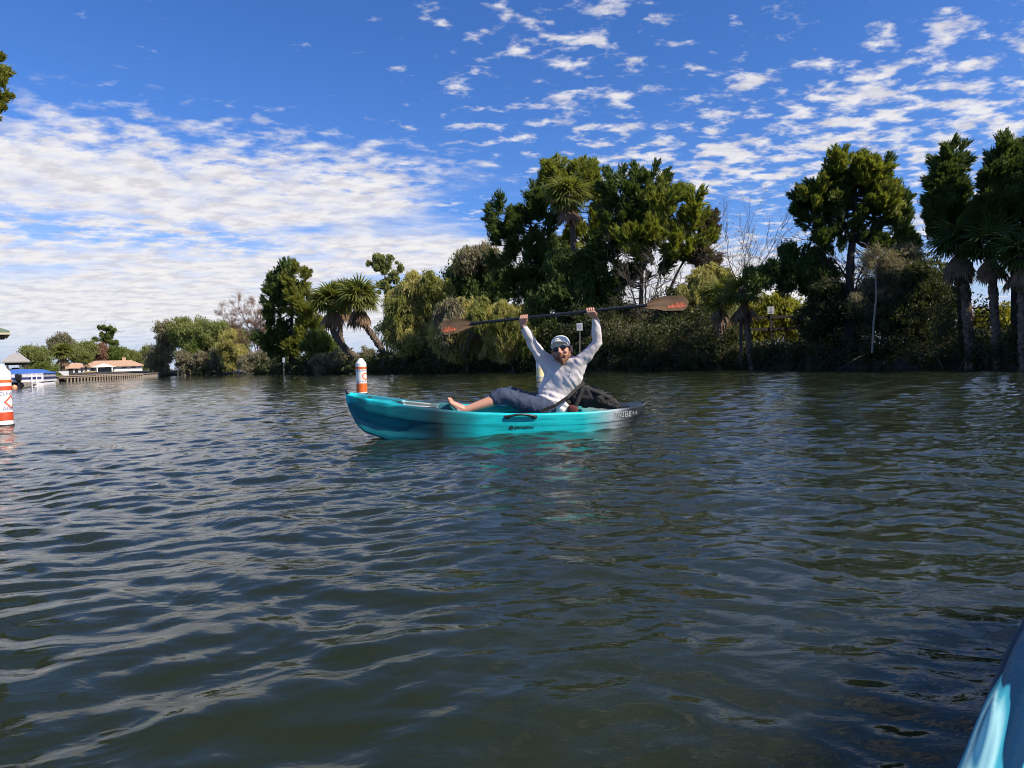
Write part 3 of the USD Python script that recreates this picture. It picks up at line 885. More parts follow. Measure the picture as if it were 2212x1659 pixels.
# shorts
so = [hull2([sph(J["hipL"], 0.102), sph(J["hipR"], 0.102), sph(J["pel"] - upax * 0.02, 0.105)])]
for sd in "LR":
    h, k = J["hip" + sd], J["knee" + sd]
    so += limb((h, 0.098), (h * 0.45 + k * 0.55 + np.array([0, 0, -0.012]), 0.092), (k + np.array([0.015, 0, -0.004]), 0.076), (k * 0.84 + J["ank" + sd] * 0.16 + np.array([0.012, 0, -0.008]), 0.074))
sm = skin(so, 0.012, 8)
wrinkle(sm, 0.030, (13, 9, 5), 3)
wrinkle(sm, 0.020, (34, 26, 10), 4)
pp("shorts", sm, "shorts_cloth", True)
wb = MB()
ctr = J["wrR"] * 0.9 + J["elR"] * 0.1
d = J["wrR"] - J["elR"]
d /= np.linalg.norm(d)
wb.tube([ctr - d * 0.011, ctr + d * 0.011], 0.034, 14)
pp("wristband", wb.arr(), "watch_black", 50)

# ------------------------------------------------------------------ paddle
plain("shaft_black", (0.014, 0.014, 0.015), 0.3, 0.2)
plain("decal_orange", (0.55, 0.13, 0.05), 0.6, 0.4, 60)
mat("blade_amber", {"g": ("geometry", {}), "n": ("noise_texture", {"scale": 6.0}), "r": ("rgb_ramp", {"ramp": [(0.3, (0.17, 0.10, 0.05)), (0.7, (0.30, 0.19, 0.10))]}),
                    "p": ("principled_bsdf", {"roughness": 0.35}), "t": ("translucent_bsdf", {"color": (0.45, 0.26, 0.10)}), "x": ("mix_closure", {"fac": 0.35})},
    [("g.position", "n.vector"), ("n.fac", "r.fac"), ("r.color", "p.base_color"), ("p.BSDF", "x.closure1"), ("t.BSDF", "x.closure2")], "x.closure")
PL, PR = at(1030, 698, 6.93), at(1384, 660.5, 6.615)
paddle = thing("paddle", "black double-bladed paddle with amber blades held above the paddler's cap", "paddle", (PL + PR) / 2)
OQ = (PL + PR) / 2
mb = MB()
mb.tube([PL - pdir * 0.06, (PL + PR) / 2, PR + pdir * 0.06], 0.0155, 12)
part(paddle, "shaft", mb.arr(), "shaft_black", 50, origin=OQ)
mb = MB()
mb.tube([OQ - pdir * 0.03, OQ + pdir * 0.03], 0.0185, 12)
part(paddle, "ferrule", mb.arr(), "black_plastic", 50, origin=OQ)
for sg, root in ((-1, PL), (1, PR)):
    L, n = (0.38 if sg < 0 else 0.45), 34
    t = np.linspace(0, 1, n)
    ax = pdir * sg
    up0 = np.array([0, 0, 1.0]) - ax * ax[2]
    up0 /= np.linalg.norm(up0)
    ct, stt = (0.985, 0.17) if sg < 0 else (0.98, -0.2)
    face = np.cross(ax, up0)
    up = up0 * ct + face * stt
    fc_ = np.cross(ax, up)
    hw = 0.074 * np.clip(t / 0.5, 0, 1) ** 0.75 * np.clip((1 - t) / 0.12, 0, 1) ** 0.5
    hw = np.maximum(hw, 0.012 * (t < 0.4))
    off = 0.016 * (t - 0.35) * np.sign(t - 0.3)
    rows = []
    for k in range(n):
        c = root + ax * (t[k] * L)
        for q in np.linspace(-1, 1, 9):
            spine = 0.010 * max(0, 1 - abs(q) * 3) * (1 - t[k]) + 0.014 * q * q * math.sin(t[k] * math.pi)
            rows.append((c + up * (q * hw[k] - off[k] * 2), spine))
    P0 = np.array([r_[0] for r_ in rows])
    sp_ = np.array([r_[1] for r_ in rows])
    fs = fc_ if fc_[1] < 0 else -fc_
    Va, Vb = P0 + fs * sp_[:, None], P0 + fs * (sp_ - 0.005)[:, None]
    i, j = np.meshgrid(np.arange(n - 1), np.arange(8), indexing="ij")
    q = np.stack([i * 9 + j, (i + 1) * 9 + j, (i + 1) * 9 + j + 1, i * 9 + j + 1], -1).reshape(-1, 4)
    bl = part(paddle, "blade", (np.vstack([Va, Vb]), np.vstack([q, q[:, ::-1] + len(Va)])), "blade_amber", True, origin=OQ)
    # orange flame-like decal along the lower edge near the tip
    dm = MB()
    for a0, a1, q0, q1 in ((0.56, 0.94, -0.62, -0.25), (0.66, 0.92, -0.25, -0.08), (0.74, 0.90, -0.06, 0.06)):
        ts = np.linspace(a0, a1, 10)
        ring_ = []
        for tk in ts:
            h = np.interp(tk, t, hw)
            oo = np.interp(tk, t, off)
            wob = 0.10 * math.sin(tk * 60)
            for qq in (q0 + 0.05 * math.sin(tk * 37), q1 + wob):
                sp1 = 0.014 * qq * qq * math.sin(tk * math.pi) + 0.010 * max(0, 1 - abs(qq) * 3) * (1 - tk)
                ring_.append(root + ax * (tk * L) + up * (qq * h - oo * 2) + fs * (sp1 + 0.0025))
        ring_ = np.array(ring_)
        q = np.array([[2 * k, 2 * k + 2, 2 * k + 3, 2 * k + 1] for k in range(len(ts) - 1)])
        dm.add(ring_, q)
    part(paddle, "decal", dm.arr(), "decal_orange", False, origin=OQ)

# ------------------------------------------------------------------ bag in the stern well, red pouch
OB = kw(0.98, 0, 0.2)
bag = thing("bag", "black soft bag lying behind the paddler on the kayak's stern", "bag", OB)
prof = [(1222, 868, 0.08), (1240, 851, 0.105), (1262, 855, 0.10), (1290, 862, 0.085), (1316, 870, 0.06), (1332, 876, 0.04)]
bs = []
for a, b in zip(prof[:-1], prof[1:]):
    bs += [hull2([sph(at(a[0], a[1], 7.0 + dy), a[2]) for dy in (-0.07, 0.10)] + [sph(at(b[0], b[1], 7.04 + dy), b[2]) for dy in (-0.07, 0.10)])]
bm = skin(bs, 0.014, 6)
wrinkle(bm, 0.10, (8, 8, 8), 12)
wrinkle(bm, 0.035, (22, 22, 22), 13)
part(bag, "bag_body", bm, "black_cloth", True, origin=OB)
mb = MB()
mb.tube([at(1246, 836, 6.93), at(1262, 838, 6.86), at(1290, 848, 6.86), at(1318, 861, 6.92), at(1334, 873, 6.95)], [0.012, 0.016, 0.02, 0.018, 0.012], 7)
part(bag, "bag_flap", mb.arr(), "black_cloth", True, origin=OB)
single("pouch", skin([rbox((0.10, 0.13, 0.10), 0.03).translate([float(x) for x in at(1237, 885, 6.86)])], 0.02, 6), "red_cloth", "small dark red pouch tucked between the paddler's back and the black bag", "pouch", True)

# ------------------------------------------------------------------ buoys
plain("buoy_white", (0.80, 0.79, 0.74), 0.5, 0.24, 11, 0.001, 30)
plain("buoy_orange", (0.70, 0.14, 0.02), 0.5, 0.3, 14)
plain("buoy_red", (0.60, 0.08, 0.025), 0.5, 0.3, 14)
plain("buoy_cream", (0.72, 0.62, 0.34), 0.5, 0.12, 8)
plain("buoy_collar", (0.03, 0.03, 0.03), 0.7, 0.3)
plain("print_blue", (0.22, 0.24, 0.36), 0.6, 0.2)


def band(r, z0, z1, n=40):
    return lathe([(r - 0.002, z0), (r, z0 + 0.0005), (r, z1 - 0.0005), (r - 0.002, z1)], n)


def wrap(tm, r, z0, az0, slant=0):
    """flat lettering in metres wrapped round a cylinder; az0: direction (world) of its middle"""
    v = np.array(tm.vertices)
    x = v[:, 0] - (v[:, 0].min() + v[:, 0].max()) / 2
    a = az0 + x / r
    rr = r + 0.0015 + v[:, 2]
    return np.stack([rr * np.cos(a), rr * np.sin(a), z0 + v[:, 1]], -1), np.array(tm.faces)


def buoy(px, py, width, label, h, bands, tilt=0.0):
    d = ray(px, py)
    t = -EYE[2] / d[2]
    loc = EYE + d * t
    r = width * t / FPX / 2
    b = thing("buoy", label, "buoy", loc, group="regulatory buoys on the river", rx=tilt)
    part(b, "body", lathe([(0.0, -0.5), (r, -0.5), (r, h - 1.05 * r), (r * 0.97, h - 0.98 * r), (r * 0.42, h - 0.22 * r), (r * 0.3, h - 0.06 * r), (r * 0.12, h), (0, h)], 40), "buoy_white", 40)
    for m_, z0, z1, lab in bands:
        part(b, "band", band(r + 0.003, z0 * h, z1 * h), m_, 40, lab)
    part(b, "collar", band(r + 0.012, -0.03, 0.022), "buoy_collar", 40)
    return b, r, loc


AZC = -math.pi / 2
b1_, r1, l1 = buoy(7, 920, 37, "nearest white and orange buoy cut by the picture's left edge", 0.885, [("buoy_orange", 0.70, 0.745, "thin orange band under the cap"), ("buoy_red", 0.575, 0.645, "red orange upper band"), ("buoy_red", 0.09, 0.225, "broad red orange lower band")])
fa = math.atan2(-l1[1], -l1[0])
part(b1_, "lettering", wrap(meshkit.text_mesh("NO CLEAR", 0.05, 0.001, True), r1, 0.475 * 0.885 + 0.02, fa + 0.1), "print_blue")
part(b1_, "lettering", wrap(meshkit.text_mesh("AREA", 0.05, 0.001, True), r1, 0.255 * 0.885, fa + 0.75), "print_blue")
part(b1_, "lettering", wrap(meshkit.text_mesh("SPEED", 0.03, 0.001, True), r1, 0.66 * 0.885, fa + 0.3), "white_print")
dia = trimesh.creation.annulus(0.075, 0.105, 0.001, sections=4)
part(b1_, "diamond_mark", wrap(dia.subdivide().subdivide().subdivide(), r1, 0.385 * 0.885, fa + 1.0), "buoy_red")
b2_, r2, l2 = buoy(782, 851, 22.5, "white and orange buoy standing in the water behind the kayak's bow", 0.91, [("buoy_orange", 0.69, 0.755, "orange band under the cap"), ("buoy_orange", 0.06, 0.30, "broad orange lower band")])
fa = math.atan2(-l2[1], -l2[0])
part(b2_, "circle_mark", wrap(trimesh.creation.annulus(0.062, 0.095, 0.001, sections=32).subdivide(), r2, 0.49 * 0.91, fa + 0.85), "buoy_orange")
part(b2_, "lettering", wrap(meshkit.text_mesh("IDLE SPEED", 0.05, 0.001, True), r2, 0.62 * 0.91, fa + 0.2), "print_blue")
part(b2_, "lettering", wrap(meshkit.text_mesh("NO WAKE", 0.05, 0.001, True), r2, 0.325 * 0.91, fa + 0.3), "print_blue")
part(b2_, "lettering", wrap(meshkit.text_mesh("CAUTION", 0.06, 0.001, True), r2, 0.15 * 0.91, fa), "buoy_white")
b3_, r3, l3 = buoy(1167, 815, 17, "plain white and cream buoy partly hidden behind the paddler's back", 0.87, [("buoy_cream", 0.06, 0.48, "cream lower half")])

# ------------------------------------------------------------------ vegetation
def unit(v):
    return v / (np.linalg.norm(v, axis=-1, keepdims=True) + 1e-12)


def leaves(C, U, L, W, rg, fold=0.25, tri=False):
    """diamond leaves: centre, direction of the blade, length, width"""
    n = len(C)
    S = unit(np.cross(U, rg.normal(size=(n, 3))))
    Nn = np.cross(U, S)
    L = np.broadcast_to(L, (n,))[:, None]
    W = np.broadcast_to(W, (n,))[:, None]
    a, b = C - U * L * 0.5, C + U * L * 0.5
    if tri:
        v = np.stack([a + S * W * 0.5, a - S * W * 0.5 + U * L * 0.12, b], 1).reshape(-1, 3)
        return v, np.arange(n * 3).reshape(-1, 3)
    c, d = C + S * W * 0.5 + Nn * W * fold - U * L * 0.08, C - S * W * 0.5 + Nn * W * fold - U * L * 0.08
    v = np.stack([a, c, b, d], 1).reshape(-1, 3)
    i = np.arange(n)[:, None] * 4
    f = np.concatenate([i + [0, 1, 2], i + [0, 2, 3]], 0)
    return v, f


def env_points(ells, n, D, rg, shell=0.55, depth=0.85, up=False):
    """n clump centres in ellipsoids surveyed on the print: (x, y, rx, ry)"""
    e = np.array(ells, float)
    w = e[:, 2] * e[:, 3]
    k = rg.choice(len(e), n, p=w / w.sum())
    d = unit(rg.normal(size=(n, 3)))
    r = shell + (1 - shell) * rg.random(n) ** 0.7
    d = d * r[:, None]
    C = np.empty((n, 3))
    O = np.empty((n, 3))
    for q in range(n):
        x, y, rx, ry = e[k[q]][:4]
        dd = e[k[q]][4] if e.shape[1] > 4 else 0.0
        Y = D + dd + d[q, 1] * min(rx, 1.4 * ry) * depth * D / FPX
        C[q] = at(x + d[q, 0] * rx, y - d[q, 2] * ry, Y)
        O[q] = d[q]
    return C, unit(O)


def leaf_tris(P, U, L, W, rg):
    return leaves(P, U, L, W, rg, tri=True)


def tuft_proto(mode, rl, rw, per, rg):
    """one tuft of unit radius (height -0.5..0.5, axis z); rl, rw: leaf size relative to the radius"""
    if mode == "cedar":
        nb_ = 30
        q = per // nb_
        t0 = rg.random(nb_) ** 0.9 * 0.85
        th = rg.random(nb_) * 6.283
        rad = np.stack([np.cos(th), np.sin(th), 0 * th], -1)
        base = np.stack([0 * t0, 0 * t0, t0 - 0.5], -1) + rad * 0.12
        dirs = unit(rad * 0.95 + np.array([0, 0, 0.75]) + rg.normal(size=(nb_, 3)) * 0.2)
        ln = (0.95 * (1 - t0) ** 0.6 + 0.2) * rg.uniform(0.7, 1.25, nb_)
        k = np.repeat(np.arange(nb_), q)
        s = rg.random(len(k))
        P = base[k] + dirs[k] * (s * ln[k])[:, None] * [1, 1, 0.62] + rg.normal(size=(len(k), 3)) * (0.10 * (1.15 - s))[:, None] * [1, 1, 0.6]
        U = unit(dirs[k] + rg.normal(size=(len(k), 3)) * 0.55)
    elif mode == "weep":
        nb_ = 26
        q = per // nb_
        th = rg.random(nb_) * 6.283
        rad = np.stack([np.cos(th), np.sin(th), 0 * th], -1)
        ro = rg.uniform(0.2, 1.0, nb_)
        top = rg.uniform(0.0, 0.5, nb_)
        ln = rg.uniform(0.3, 0.85, nb_)
        k = np.repeat(np.arange(nb_), q)
        s = rg.random(len(k))
        P = rad[k] * (ro[k] * (0.25 + 0.75 * np.sqrt(s)))[:, None] + np.stack([0 * s, 0 * s, top[k] + 0.12 * s - ln[k] * s ** 1.7], -1) + rg.normal(size=(len(k), 3)) * [0.09, 0.09, 0.05]
        U = unit(rad[k] * (0.8 - 0.6 * s)[:, None] + np.stack([0 * s, 0 * s, -0.2 - 0.9 * s], -1) + rg.normal(size=(len(k), 3)) * 0.45)
    else:
        nb_ = 24
        q = per // nb_
        c = unit(rg.normal(size=(nb_, 3))) * (rg.random(nb_) ** 0.45)[:, None] * [0.9, 0.9, 0.45]
        k = np.repeat(np.arange(nb_), q)
        P = c[k] + rg.normal(size=(len(k), 3)) * [0.17, 0.17, 0.11]
        U = unit(c[k] * 0.6 + rg.normal(size=(len(k), 3)) * 0.8 + [0, 0, 0.15])
    sc = rg.uniform(0.55, 1.45, len(P))
    return leaf_tris(P, U, rl * sc, rw * sc, rg)


def quat_to(A, spin):
    """quaternions (w, x, y, z) that carry z to A after a spin about z"""
    z = np.array([0, 0, 1.0])
    ax = np.cross(np.broadcast_to(z, A.shape), A)
    w = 1 + A[:, 2]
    q1 = np.column_stack([w, ax])
    q1 /= np.linalg.norm(q1, axis=1, keepdims=True) + 1e-9
    q2 = np.column_stack([np.cos(spin / 2), 0 * spin, 0 * spin, np.sin(spin / 2)])
    a, b = q1, q2
    return np.column_stack([a[:, 0] * b[:, 0] - a[:, 3] * b[:, 3], a[:, 1] * b[:, 0] + a[:, 2] * b[:, 3], a[:, 2] * b[:, 0] - a[:, 1] * b[:, 3], a[:, 0] * b[:, 3] + a[:, 3] * b[:, 0]])


def crown_part(o, name, C, O, rg, r, h, per, ll, lw, mode, mtl, origin, label=None):
    """a crown of tufts: one instancer whose prototypes are feathery sprays"""
    n = len(C)
    if mode == "cedar":
        A = unit(O * [0.8, 0.8, 0.3] + [0, 0, 0.75] + rg.normal(size=(n, 3)) * 0.25)
    else:
        A = unit(rg.normal(size=(n, 3)) * 0.2 + [0, 0, 1.0])
    path = numbered(str(o.GetPath()), name)
    pi = UsdGeom.PointInstancer.Define(stage, path)
    rel = pi.CreatePrototypesRel()
    for k in range(3):
        pp_ = f"{path}/spray_{k:03d}" if k else f"{path}/spray"
        usdkit.mesh(stage, pp_, tuft_proto(mode, ll / r, lw / r, per, rg), M[mtl])
        rel.AddTarget(pp_)
    pi.CreateProtoIndicesAttr(Vt.IntArray.FromNumpy(rg.integers(0, 3, n).astype(np.int32)))
    pi.CreatePositionsAttr(Vt.Vec3fArray.FromNumpy((C - origin).astype(np.float32)))
    q = quat_to(A, rg.random(n) * 6.283)
    pi.CreateOrientationsAttr(Vt.QuathArray([Gf.Quath(float(a), float(b), float(c), float(d)) for a, b, c, d in q]))
    s = rg.uniform(0.5, 1.45, n)
    sx = r * s
    sz = (h if mode != "round" else 2 * r * 0.9) * s * rg.uniform(0.8, 1.2, n)
    pi.CreateScalesAttr(Vt.Vec3fArray.FromNumpy(np.column_stack([sx, sx, sz]).astype(np.float32)))
    return tag(pi.GetPrim(), label, None, None, "stuff")


def tuft_cloud(C, O, rg, r, h, per, ll, lw, mode):
    n = len(C)
    k = np.repeat(np.arange(n), per)
    m = len(k)
    rad = unit(rg.normal(size=(m, 3)))
    P = C[k] + rad * [1, 1, 0.8] * (r * rg.random(m) ** 0.4)[:, None]
    s = rg.uniform(0.6, 1.4, m)
    return leaves(P, unit(rad * 0.6 + rg.normal(size=(m, 3)) * 0.8), ll * s, lw * s, rg, tri=True)


def bez(a, b, c, n=7):
    t = np.linspace(0, 1, n)[:, None]
    return (1 - t) ** 2 * a + 2 * t * (1 - t) * b + t * t * c


def limbs(trunk, r0, C, rg, lo=0.35, hi=0.95, thick=0.045, sides=4, sag=0.25, twigs=0, sc=1.0):
    mb = MB()
    tr = np.asarray(trunk)
    cumt = np.linspace(0, 1, len(tr))
    for c in C:
        f = np.clip(lo + (hi - lo) * (c[2] - tr[0, 2] - 0.25 * np.linalg.norm(c[:2] - tr[0, :2])) / (tr[-1, 2] - tr[0, 2] + 1e-6), lo * 0.8, hi)
        a = np.array([np.interp(f, cumt, tr[:, k]) for k in range(3)])
        m = a * 0.45 + c * 0.55 + np.array([0, 0, -sag * np.linalg.norm(c - a) * 0.5]) + rg.normal(size=3) * 0.06
        w = thick * (0.55 + 0.5 * rg.random())
        p = bez(a, m, c)
        p[1:-1] += rg.normal(size=(len(p) - 2, 3)) * 0.025
        mb.tube(p, np.linspace(w, 0.007, len(p)), sides, False)
        for _ in range(twigs):
            q = p[rg.integers(1, len(p) - 1)]
            e = q + (unit(c - a) + rg.normal(size=3) * 0.7) * rg.uniform(0.25, 0.7) * sc * np.array([1, 1, 0.8])
            mb.tube([q, (q + e) / 2 + rg.normal(size=3) * 0.05 * sc, e], [0.010 * sc, 0.008 * sc, 0.004 * sc], 3, False)
    return mb.arr()


def trunk_mesh(pts, radii, rg, sides=10, n=18):
    p = np.asarray(pts, float)
    t = np.linspace(0, len(p) - 1, n)
    from scipy.interpolate import CubicSpline
    q = CubicSpline(np.arange(len(p)), p)(t) if len(p) > 2 else np.stack([np.interp(t, np.arange(len(p)), p[:, k]) for k in range(3)], -1)
    r = np.interp(t, np.arange(len(p)), radii) * (1 + 0.08 * rg.normal(size=n))
    mb = MB()
    mb.tube(q, r, sides)
    return mb.arr(), q


def px_m(D):
    return D / FPX


def tree(name, label, cat, D, base, top, ells, leafmat, mode="cedar", n=60, r=0.45, h=1.0, per=220, ll=0.17, lw=0.07, trunk=(0.16, 0.05), bark="dark_bark", shell=0.55, lo=0.3, thick=0.045, limbs_n=36,
         twigs=1, seed=1, group=None, sag=0.25, extra=None, mids=()):
    rg = np.random.default_rng(seed)
    b = ground(base[0], D, 0.0) if len(base) == 1 else at(base[0], base[1], D)
    tr = [b] + [at(x, y, D) for x, y in mids] + [at(top[0], top[1], D)]
    if name == "bush_tree":
        name = "bush" if cat == "bush" else "broadleaf_tree"
    group = group or {"cedar_tree": "cedars along the wooded bank", "bush": "bushes along the banks", "broadleaf_tree": "broadleaf trees along the wooded bank", "weeping_bush": "pale drooping bushes in the middle of the bank",
                      "oak_tree": "trees on the far shore", "pine_tree": "tall thin trees above the rest"}.get(name)
    o = thing(name, label, cat, b, group=group)
    tm, path = trunk_mesh(tr, np.linspace(trunk[0], trunk[1], len(tr)), rg)
    part(o, "trunk", tm, bark, True, origin=b)
    if mode == "cedar":
        n, r, h, ll, lw, per = int(n * 1.9), r * 0.68, h * 0.74, ll * 0.60, lw * 0.52, 390
        shell, twigs, limbs_n = min(shell, 0.45), twigs * 2 + 2, int(limbs_n * 1.3)
    elif mode == "weep":
        n, r, h, per, ll, lw = int(n * 1.3), r * 1.0, h * 0.68, 620, ll * 0.6, lw * 0.8
    else:
        per, ll, lw = 480, ll * 0.62, lw * 0.62
        n = int(n * 1.2)
    C, O = env_points(ells, n, D, rg, shell)
    if limbs_n:
        part(o, "limbs", limbs(path, trunk[0], C[:limbs_n], rg, lo, 0.97, thick, 4, sag, twigs, D / 48), bark, True, kind="stuff", origin=b)
    crown_part(o, "crown", C, O, rg, r, h, per, ll, lw, mode, leafmat, b)
    if extra:
        C2_, O2 = env_points(extra[0], int(extra[1] * (1.5 if mode == "cedar" else 1)), D - 1.2 * D / 48, rg, shell)
        crown_part(o, "crown", C2_, O2, rg, r, h, per, ll, lw, mode, extra[2], b, extra[3])
    return o


def frond(rg, R, droop, dead=False):
    """one fan leaf of a cabbage palm, petiole along +x, z up"""
    V, F, n0 = [], [], 0
    nseg = 17
    pet = R * 0.55
    mb = MB()
    t = np.linspace(0, 1, 6)
    arc = np.stack([pet * t, 0 * t, -droop * 0.25 * pet * t * t], -1)
    mb.tube(arc, np.linspace(0.022, 0.014, 6), 4, False)
    root = arc[-1]
    spread = 1.9 if not dead else 0.7
    for k in range(nseg):
        a = (k / (nseg - 1) - 0.5) * 2 * spread
        Ls = R * (0.95 - 0.22 * abs(a) / spread) * rg.uniform(0.85, 1.1)
        d = np.array([math.cos(a), math.sin(a), 0.15 * math.cos(2 * a)])
        s = np.array([-math.sin(a), math.cos(a), 0]) * 0.05 * R
        p = []
        for q, w in ((0.0, 0.25), (0.35, 1.0), (0.7, 0.7), (1.0, 0.06)):
            c = root + d * Ls * q + np.array([0, 0, -droop * Ls * 0.75 * q ** 2.2 - abs(a) * 0.05 * q])
            if q == 1.0:
                c = c + np.array([0, 0, -0.12 * Ls * rg.random()])
            p += [c + s * w, c + np.array([0, 0, 0.035 * R * w]), c - s * w]
        p = np.array(p)
        f = []
        for q in range(3):
            f += [[q * 3, q * 3 + 3, q * 3 + 4, q * 3 + 1], [q * 3 + 1, q * 3 + 4, q * 3 + 5, q * 3 + 2]]
        mb.add(p, np.array(f))
    return mb.arr()


def palm(name, label, D, base, path_px, crown_px, R, n=22, dead=9, seed=1, group=None, tr=0.17, leafm="palm_leaf", boots=True):
    rg = np.random.default_rng(seed)
    b = at(base[0], base[1], D) if len(base) == 2 else ground(base[0], D, -0.1)
    pts = [b] + [at(x, y, D) for x, y in path_px] + [at(crown_px[0], crown_px[1], D)]
    o = thing(name, label, "palm", b, group=group or ("cabbage palms along the bank" if name == "cabbage_palm" else "feathery palms near the white house"))
    tm, path = trunk_mesh(pts, np.linspace(tr * 1.1, tr, len(pts)), rg, 11, 60)
    tv = tm[0].copy()
    tv += rg.normal(size=tv.shape) * tr * 0.10
    part(o, "trunk", (tv, tm[1]), "palm_bark", False, origin=b)
    hub = pts[-1]
    for k in range(n):
        az = k * 2.39996 + rg.normal() * 0.2
        el = math.radians(78 - 105 * ((k + 0.5) / n) ** 0.9 + rg.normal() * 6)
        v, f = frond(rg, R * rg.uniform(0.85, 1.12), 0.35 + 0.5 * rg.random())
        ca, sa, ce, se = math.cos(az), math.sin(az), math.cos(el), math.sin(el)
        Rr = np.array([[ca, -sa, 0], [sa, ca, 0], [0, 0, 1]]) @ np.array([[ce, 0, -se], [0, 1, 0], [se, 0, ce]])
        part(o, "frond", (hub + v @ Rr.T, f), leafm, False, origin=b)
    for k in range(dead):
        az = k * 2.39996 + 1.0
        el = math.radians(-62 - 20 * rg.random())
        v, f = frond(rg, R * rg.uniform(0.8, 1.3), 0.1, True)
        ca, sa, ce, se = math.cos(az), math.sin(az), math.cos(el), math.sin(el)
        Rr = np.array([[ca, -sa, 0], [sa, ca, 0], [0, 0, 1]]) @ np.array([[ce, 0, -se], [0, 1, 0], [se, 0, ce]])
        part(o, "dead_frond", (hub - [0, 0, 0.15] + v @ Rr.T, f), "palm_dead", False, origin=b, label="brown dried frond hanging against the trunk")
    return o


def bare(name, label, D, base, stems, mtl, seed=1, depth=4, r0=0.05, spread=0.45, ratio=0.72, leafm=None, cat="tree", lf=0):
    """leafless tree: stems are print polylines that fork into twigs"""
    rg = np.random.default_rng(seed)
    b = ground(base, D, 0.2)
    o = thing(name, label, cat, b)
    tips = []

    def grow(p, d, L, r, lev, mb):
        e = p + d * L
        m = (p + e) / 2 + rg.normal(size=3) * L * 0.05
        mb.tube([p, m, e], [r, r * 0.85, r * 0.7], 5 if lev > 2 else 3, False)
        tips.append(e)
        if lev <= 0:
            return
        for _ in range(2 + (rg.random() < 0.55)):
            nd_ = unit(d + rg.normal(size=3) * spread + [0, 0, 0.12])
            grow(p + (e - p) * rg.uniform(0.55, 1.0), nd_, L * ratio * rg.uniform(0.75, 1.15), r * 0.62, lev - 1, mb)

    for st_ in stems:
        mb = MB()
        pts = [b] + [at(x, y, D) for x, y in st_]
        tm, path = trunk_mesh(pts, np.linspace(r0, r0 * 0.55, len(pts)), rg, 6, 12)
        mb.add(*tm)
        for q in range(4, len(path)):
            for _ in range(2):
                grow(path[q], unit(path[q] - path[q - 1] + rg.normal(size=3) * spread * 0.9), (0.65 + 0.25 * rg.random()) * (pts[-1][2] - b[2]) * 0.20, r0 * 0.42, depth - 1, mb)
        grow(path[-1], unit(path[-1] - path[-2]), (pts[-1][2] - b[2]) * 0.22, r0 * 0.5, depth, mb)
        part(o, "stem", mb.arr(), mtl, False, origin=b)
    if leafm:
        T = np.array(tips)
        T = T[rg.integers(0, len(T), lf)] + rg.normal(size=(lf, 3)) * 0.12
        part(o, "crown", leaves(T, unit(rg.normal(size=(lf, 3))), 0.11, 0.05, rg, tri=True), leafm, False, origin=b)
    return o


GT = "trees along the island bank"
leaf("olive_green", [(0.12, 0.135, 0.035), (0.28, 0.28, 0.075), (0.45, 0.41, 0.13)], 0.42)
leaf("brown_leaf", [(0.06, 0.065, 0.025), (0.16, 0.125, 0.06), (0.27, 0.20, 0.11)], 0.3)
plain("rust_bark", (0.20, 0.12, 0.09), 0.9, 0.4, 9.0)
# far left point of the island
tree("oak_tree", "low grey brown tree at the left tip of the island", "tree", 124, (352,), (350, 735), [(352, 745, 26, 42), (345, 775, 24, 30), (372, 722, 22, 26)], "grey_leaf", "round", 46, 1.2, 1.4, 260, 0.42, 0.2, (0.25, 0.1), limbs_n=20, thick=0.07, seed=3)
tree("bush_tree", "rounded green tree behind the grey tip of the island", "tree", 120, (425,), (430, 715), [(428, 735, 45, 38), (400, 720, 28, 26), (470, 745, 36, 34)], "far_leaf", "round", 80, 1.3, 1.6, 260, 0.42, 0.2, (0.28, 0.1), limbs_n=20, thick=0.07, seed=4,
     extra=([(415, 775, 26, 24), (455, 768, 20, 24)], 24, "green_leaf", "darker leaves low at the front"))
tree("bush_tree", "pale dry bush drooping to the water at the island's left end", "bush", 112, (440,), (440, 765), [(440, 785, 26, 20), (400, 780, 20, 20), (480, 778, 20, 24)], "grey_leaf", "weep", 46, 1.1, 2.0, 240, 0.4, 0.15, (0.2, 0.08), limbs_n=16, thick=0.05, seed=5)
tree("bush_tree", "olive bush between the pale dry bush and the reddish bare tree", "bush", 108, (505,), (505, 735), [(500, 750, 26, 34), (515, 780, 24, 18)], "olive_leaf", "round", 44, 1.1, 1.6, 260, 0.38, 0.17, (0.2, 0.08), limbs_n=16, thick=0.05, seed=6)
bare("bare_tree", "reddish bare tree fanning up left of the dark cedar", 100, 560, [[(535, 750), (505, 703)], [(548, 740), (530, 692)], [(556, 745), (552, 694)], [(562, 750), (563, 700)]], "rust_bark", 7, 4, 0.09, 0.42, 0.72, "rust_leaf", lf=26000)
mb = MB()
mb.tube([at(578, 792, 97), at(556, 772, 97.5), at(538, 752, 98)], [0.14, 0.11, 0.06], 7)
single("fallen_trunk", mb.arr(), "pale_bark", "pale fallen trunk leaning out under the reddish bare tree", "tree trunk", 60)
mb = MB()
mb.tube([at(503, 805, 104), at(515, 801, 104), at(532, 804, 104)], [0.15, 0.28, 0.12], 7)
single("driftwood", mb.arr(), "pale_bark", "pale driftwood hump at the waterline below the reddish bare tree", "driftwood", 60)
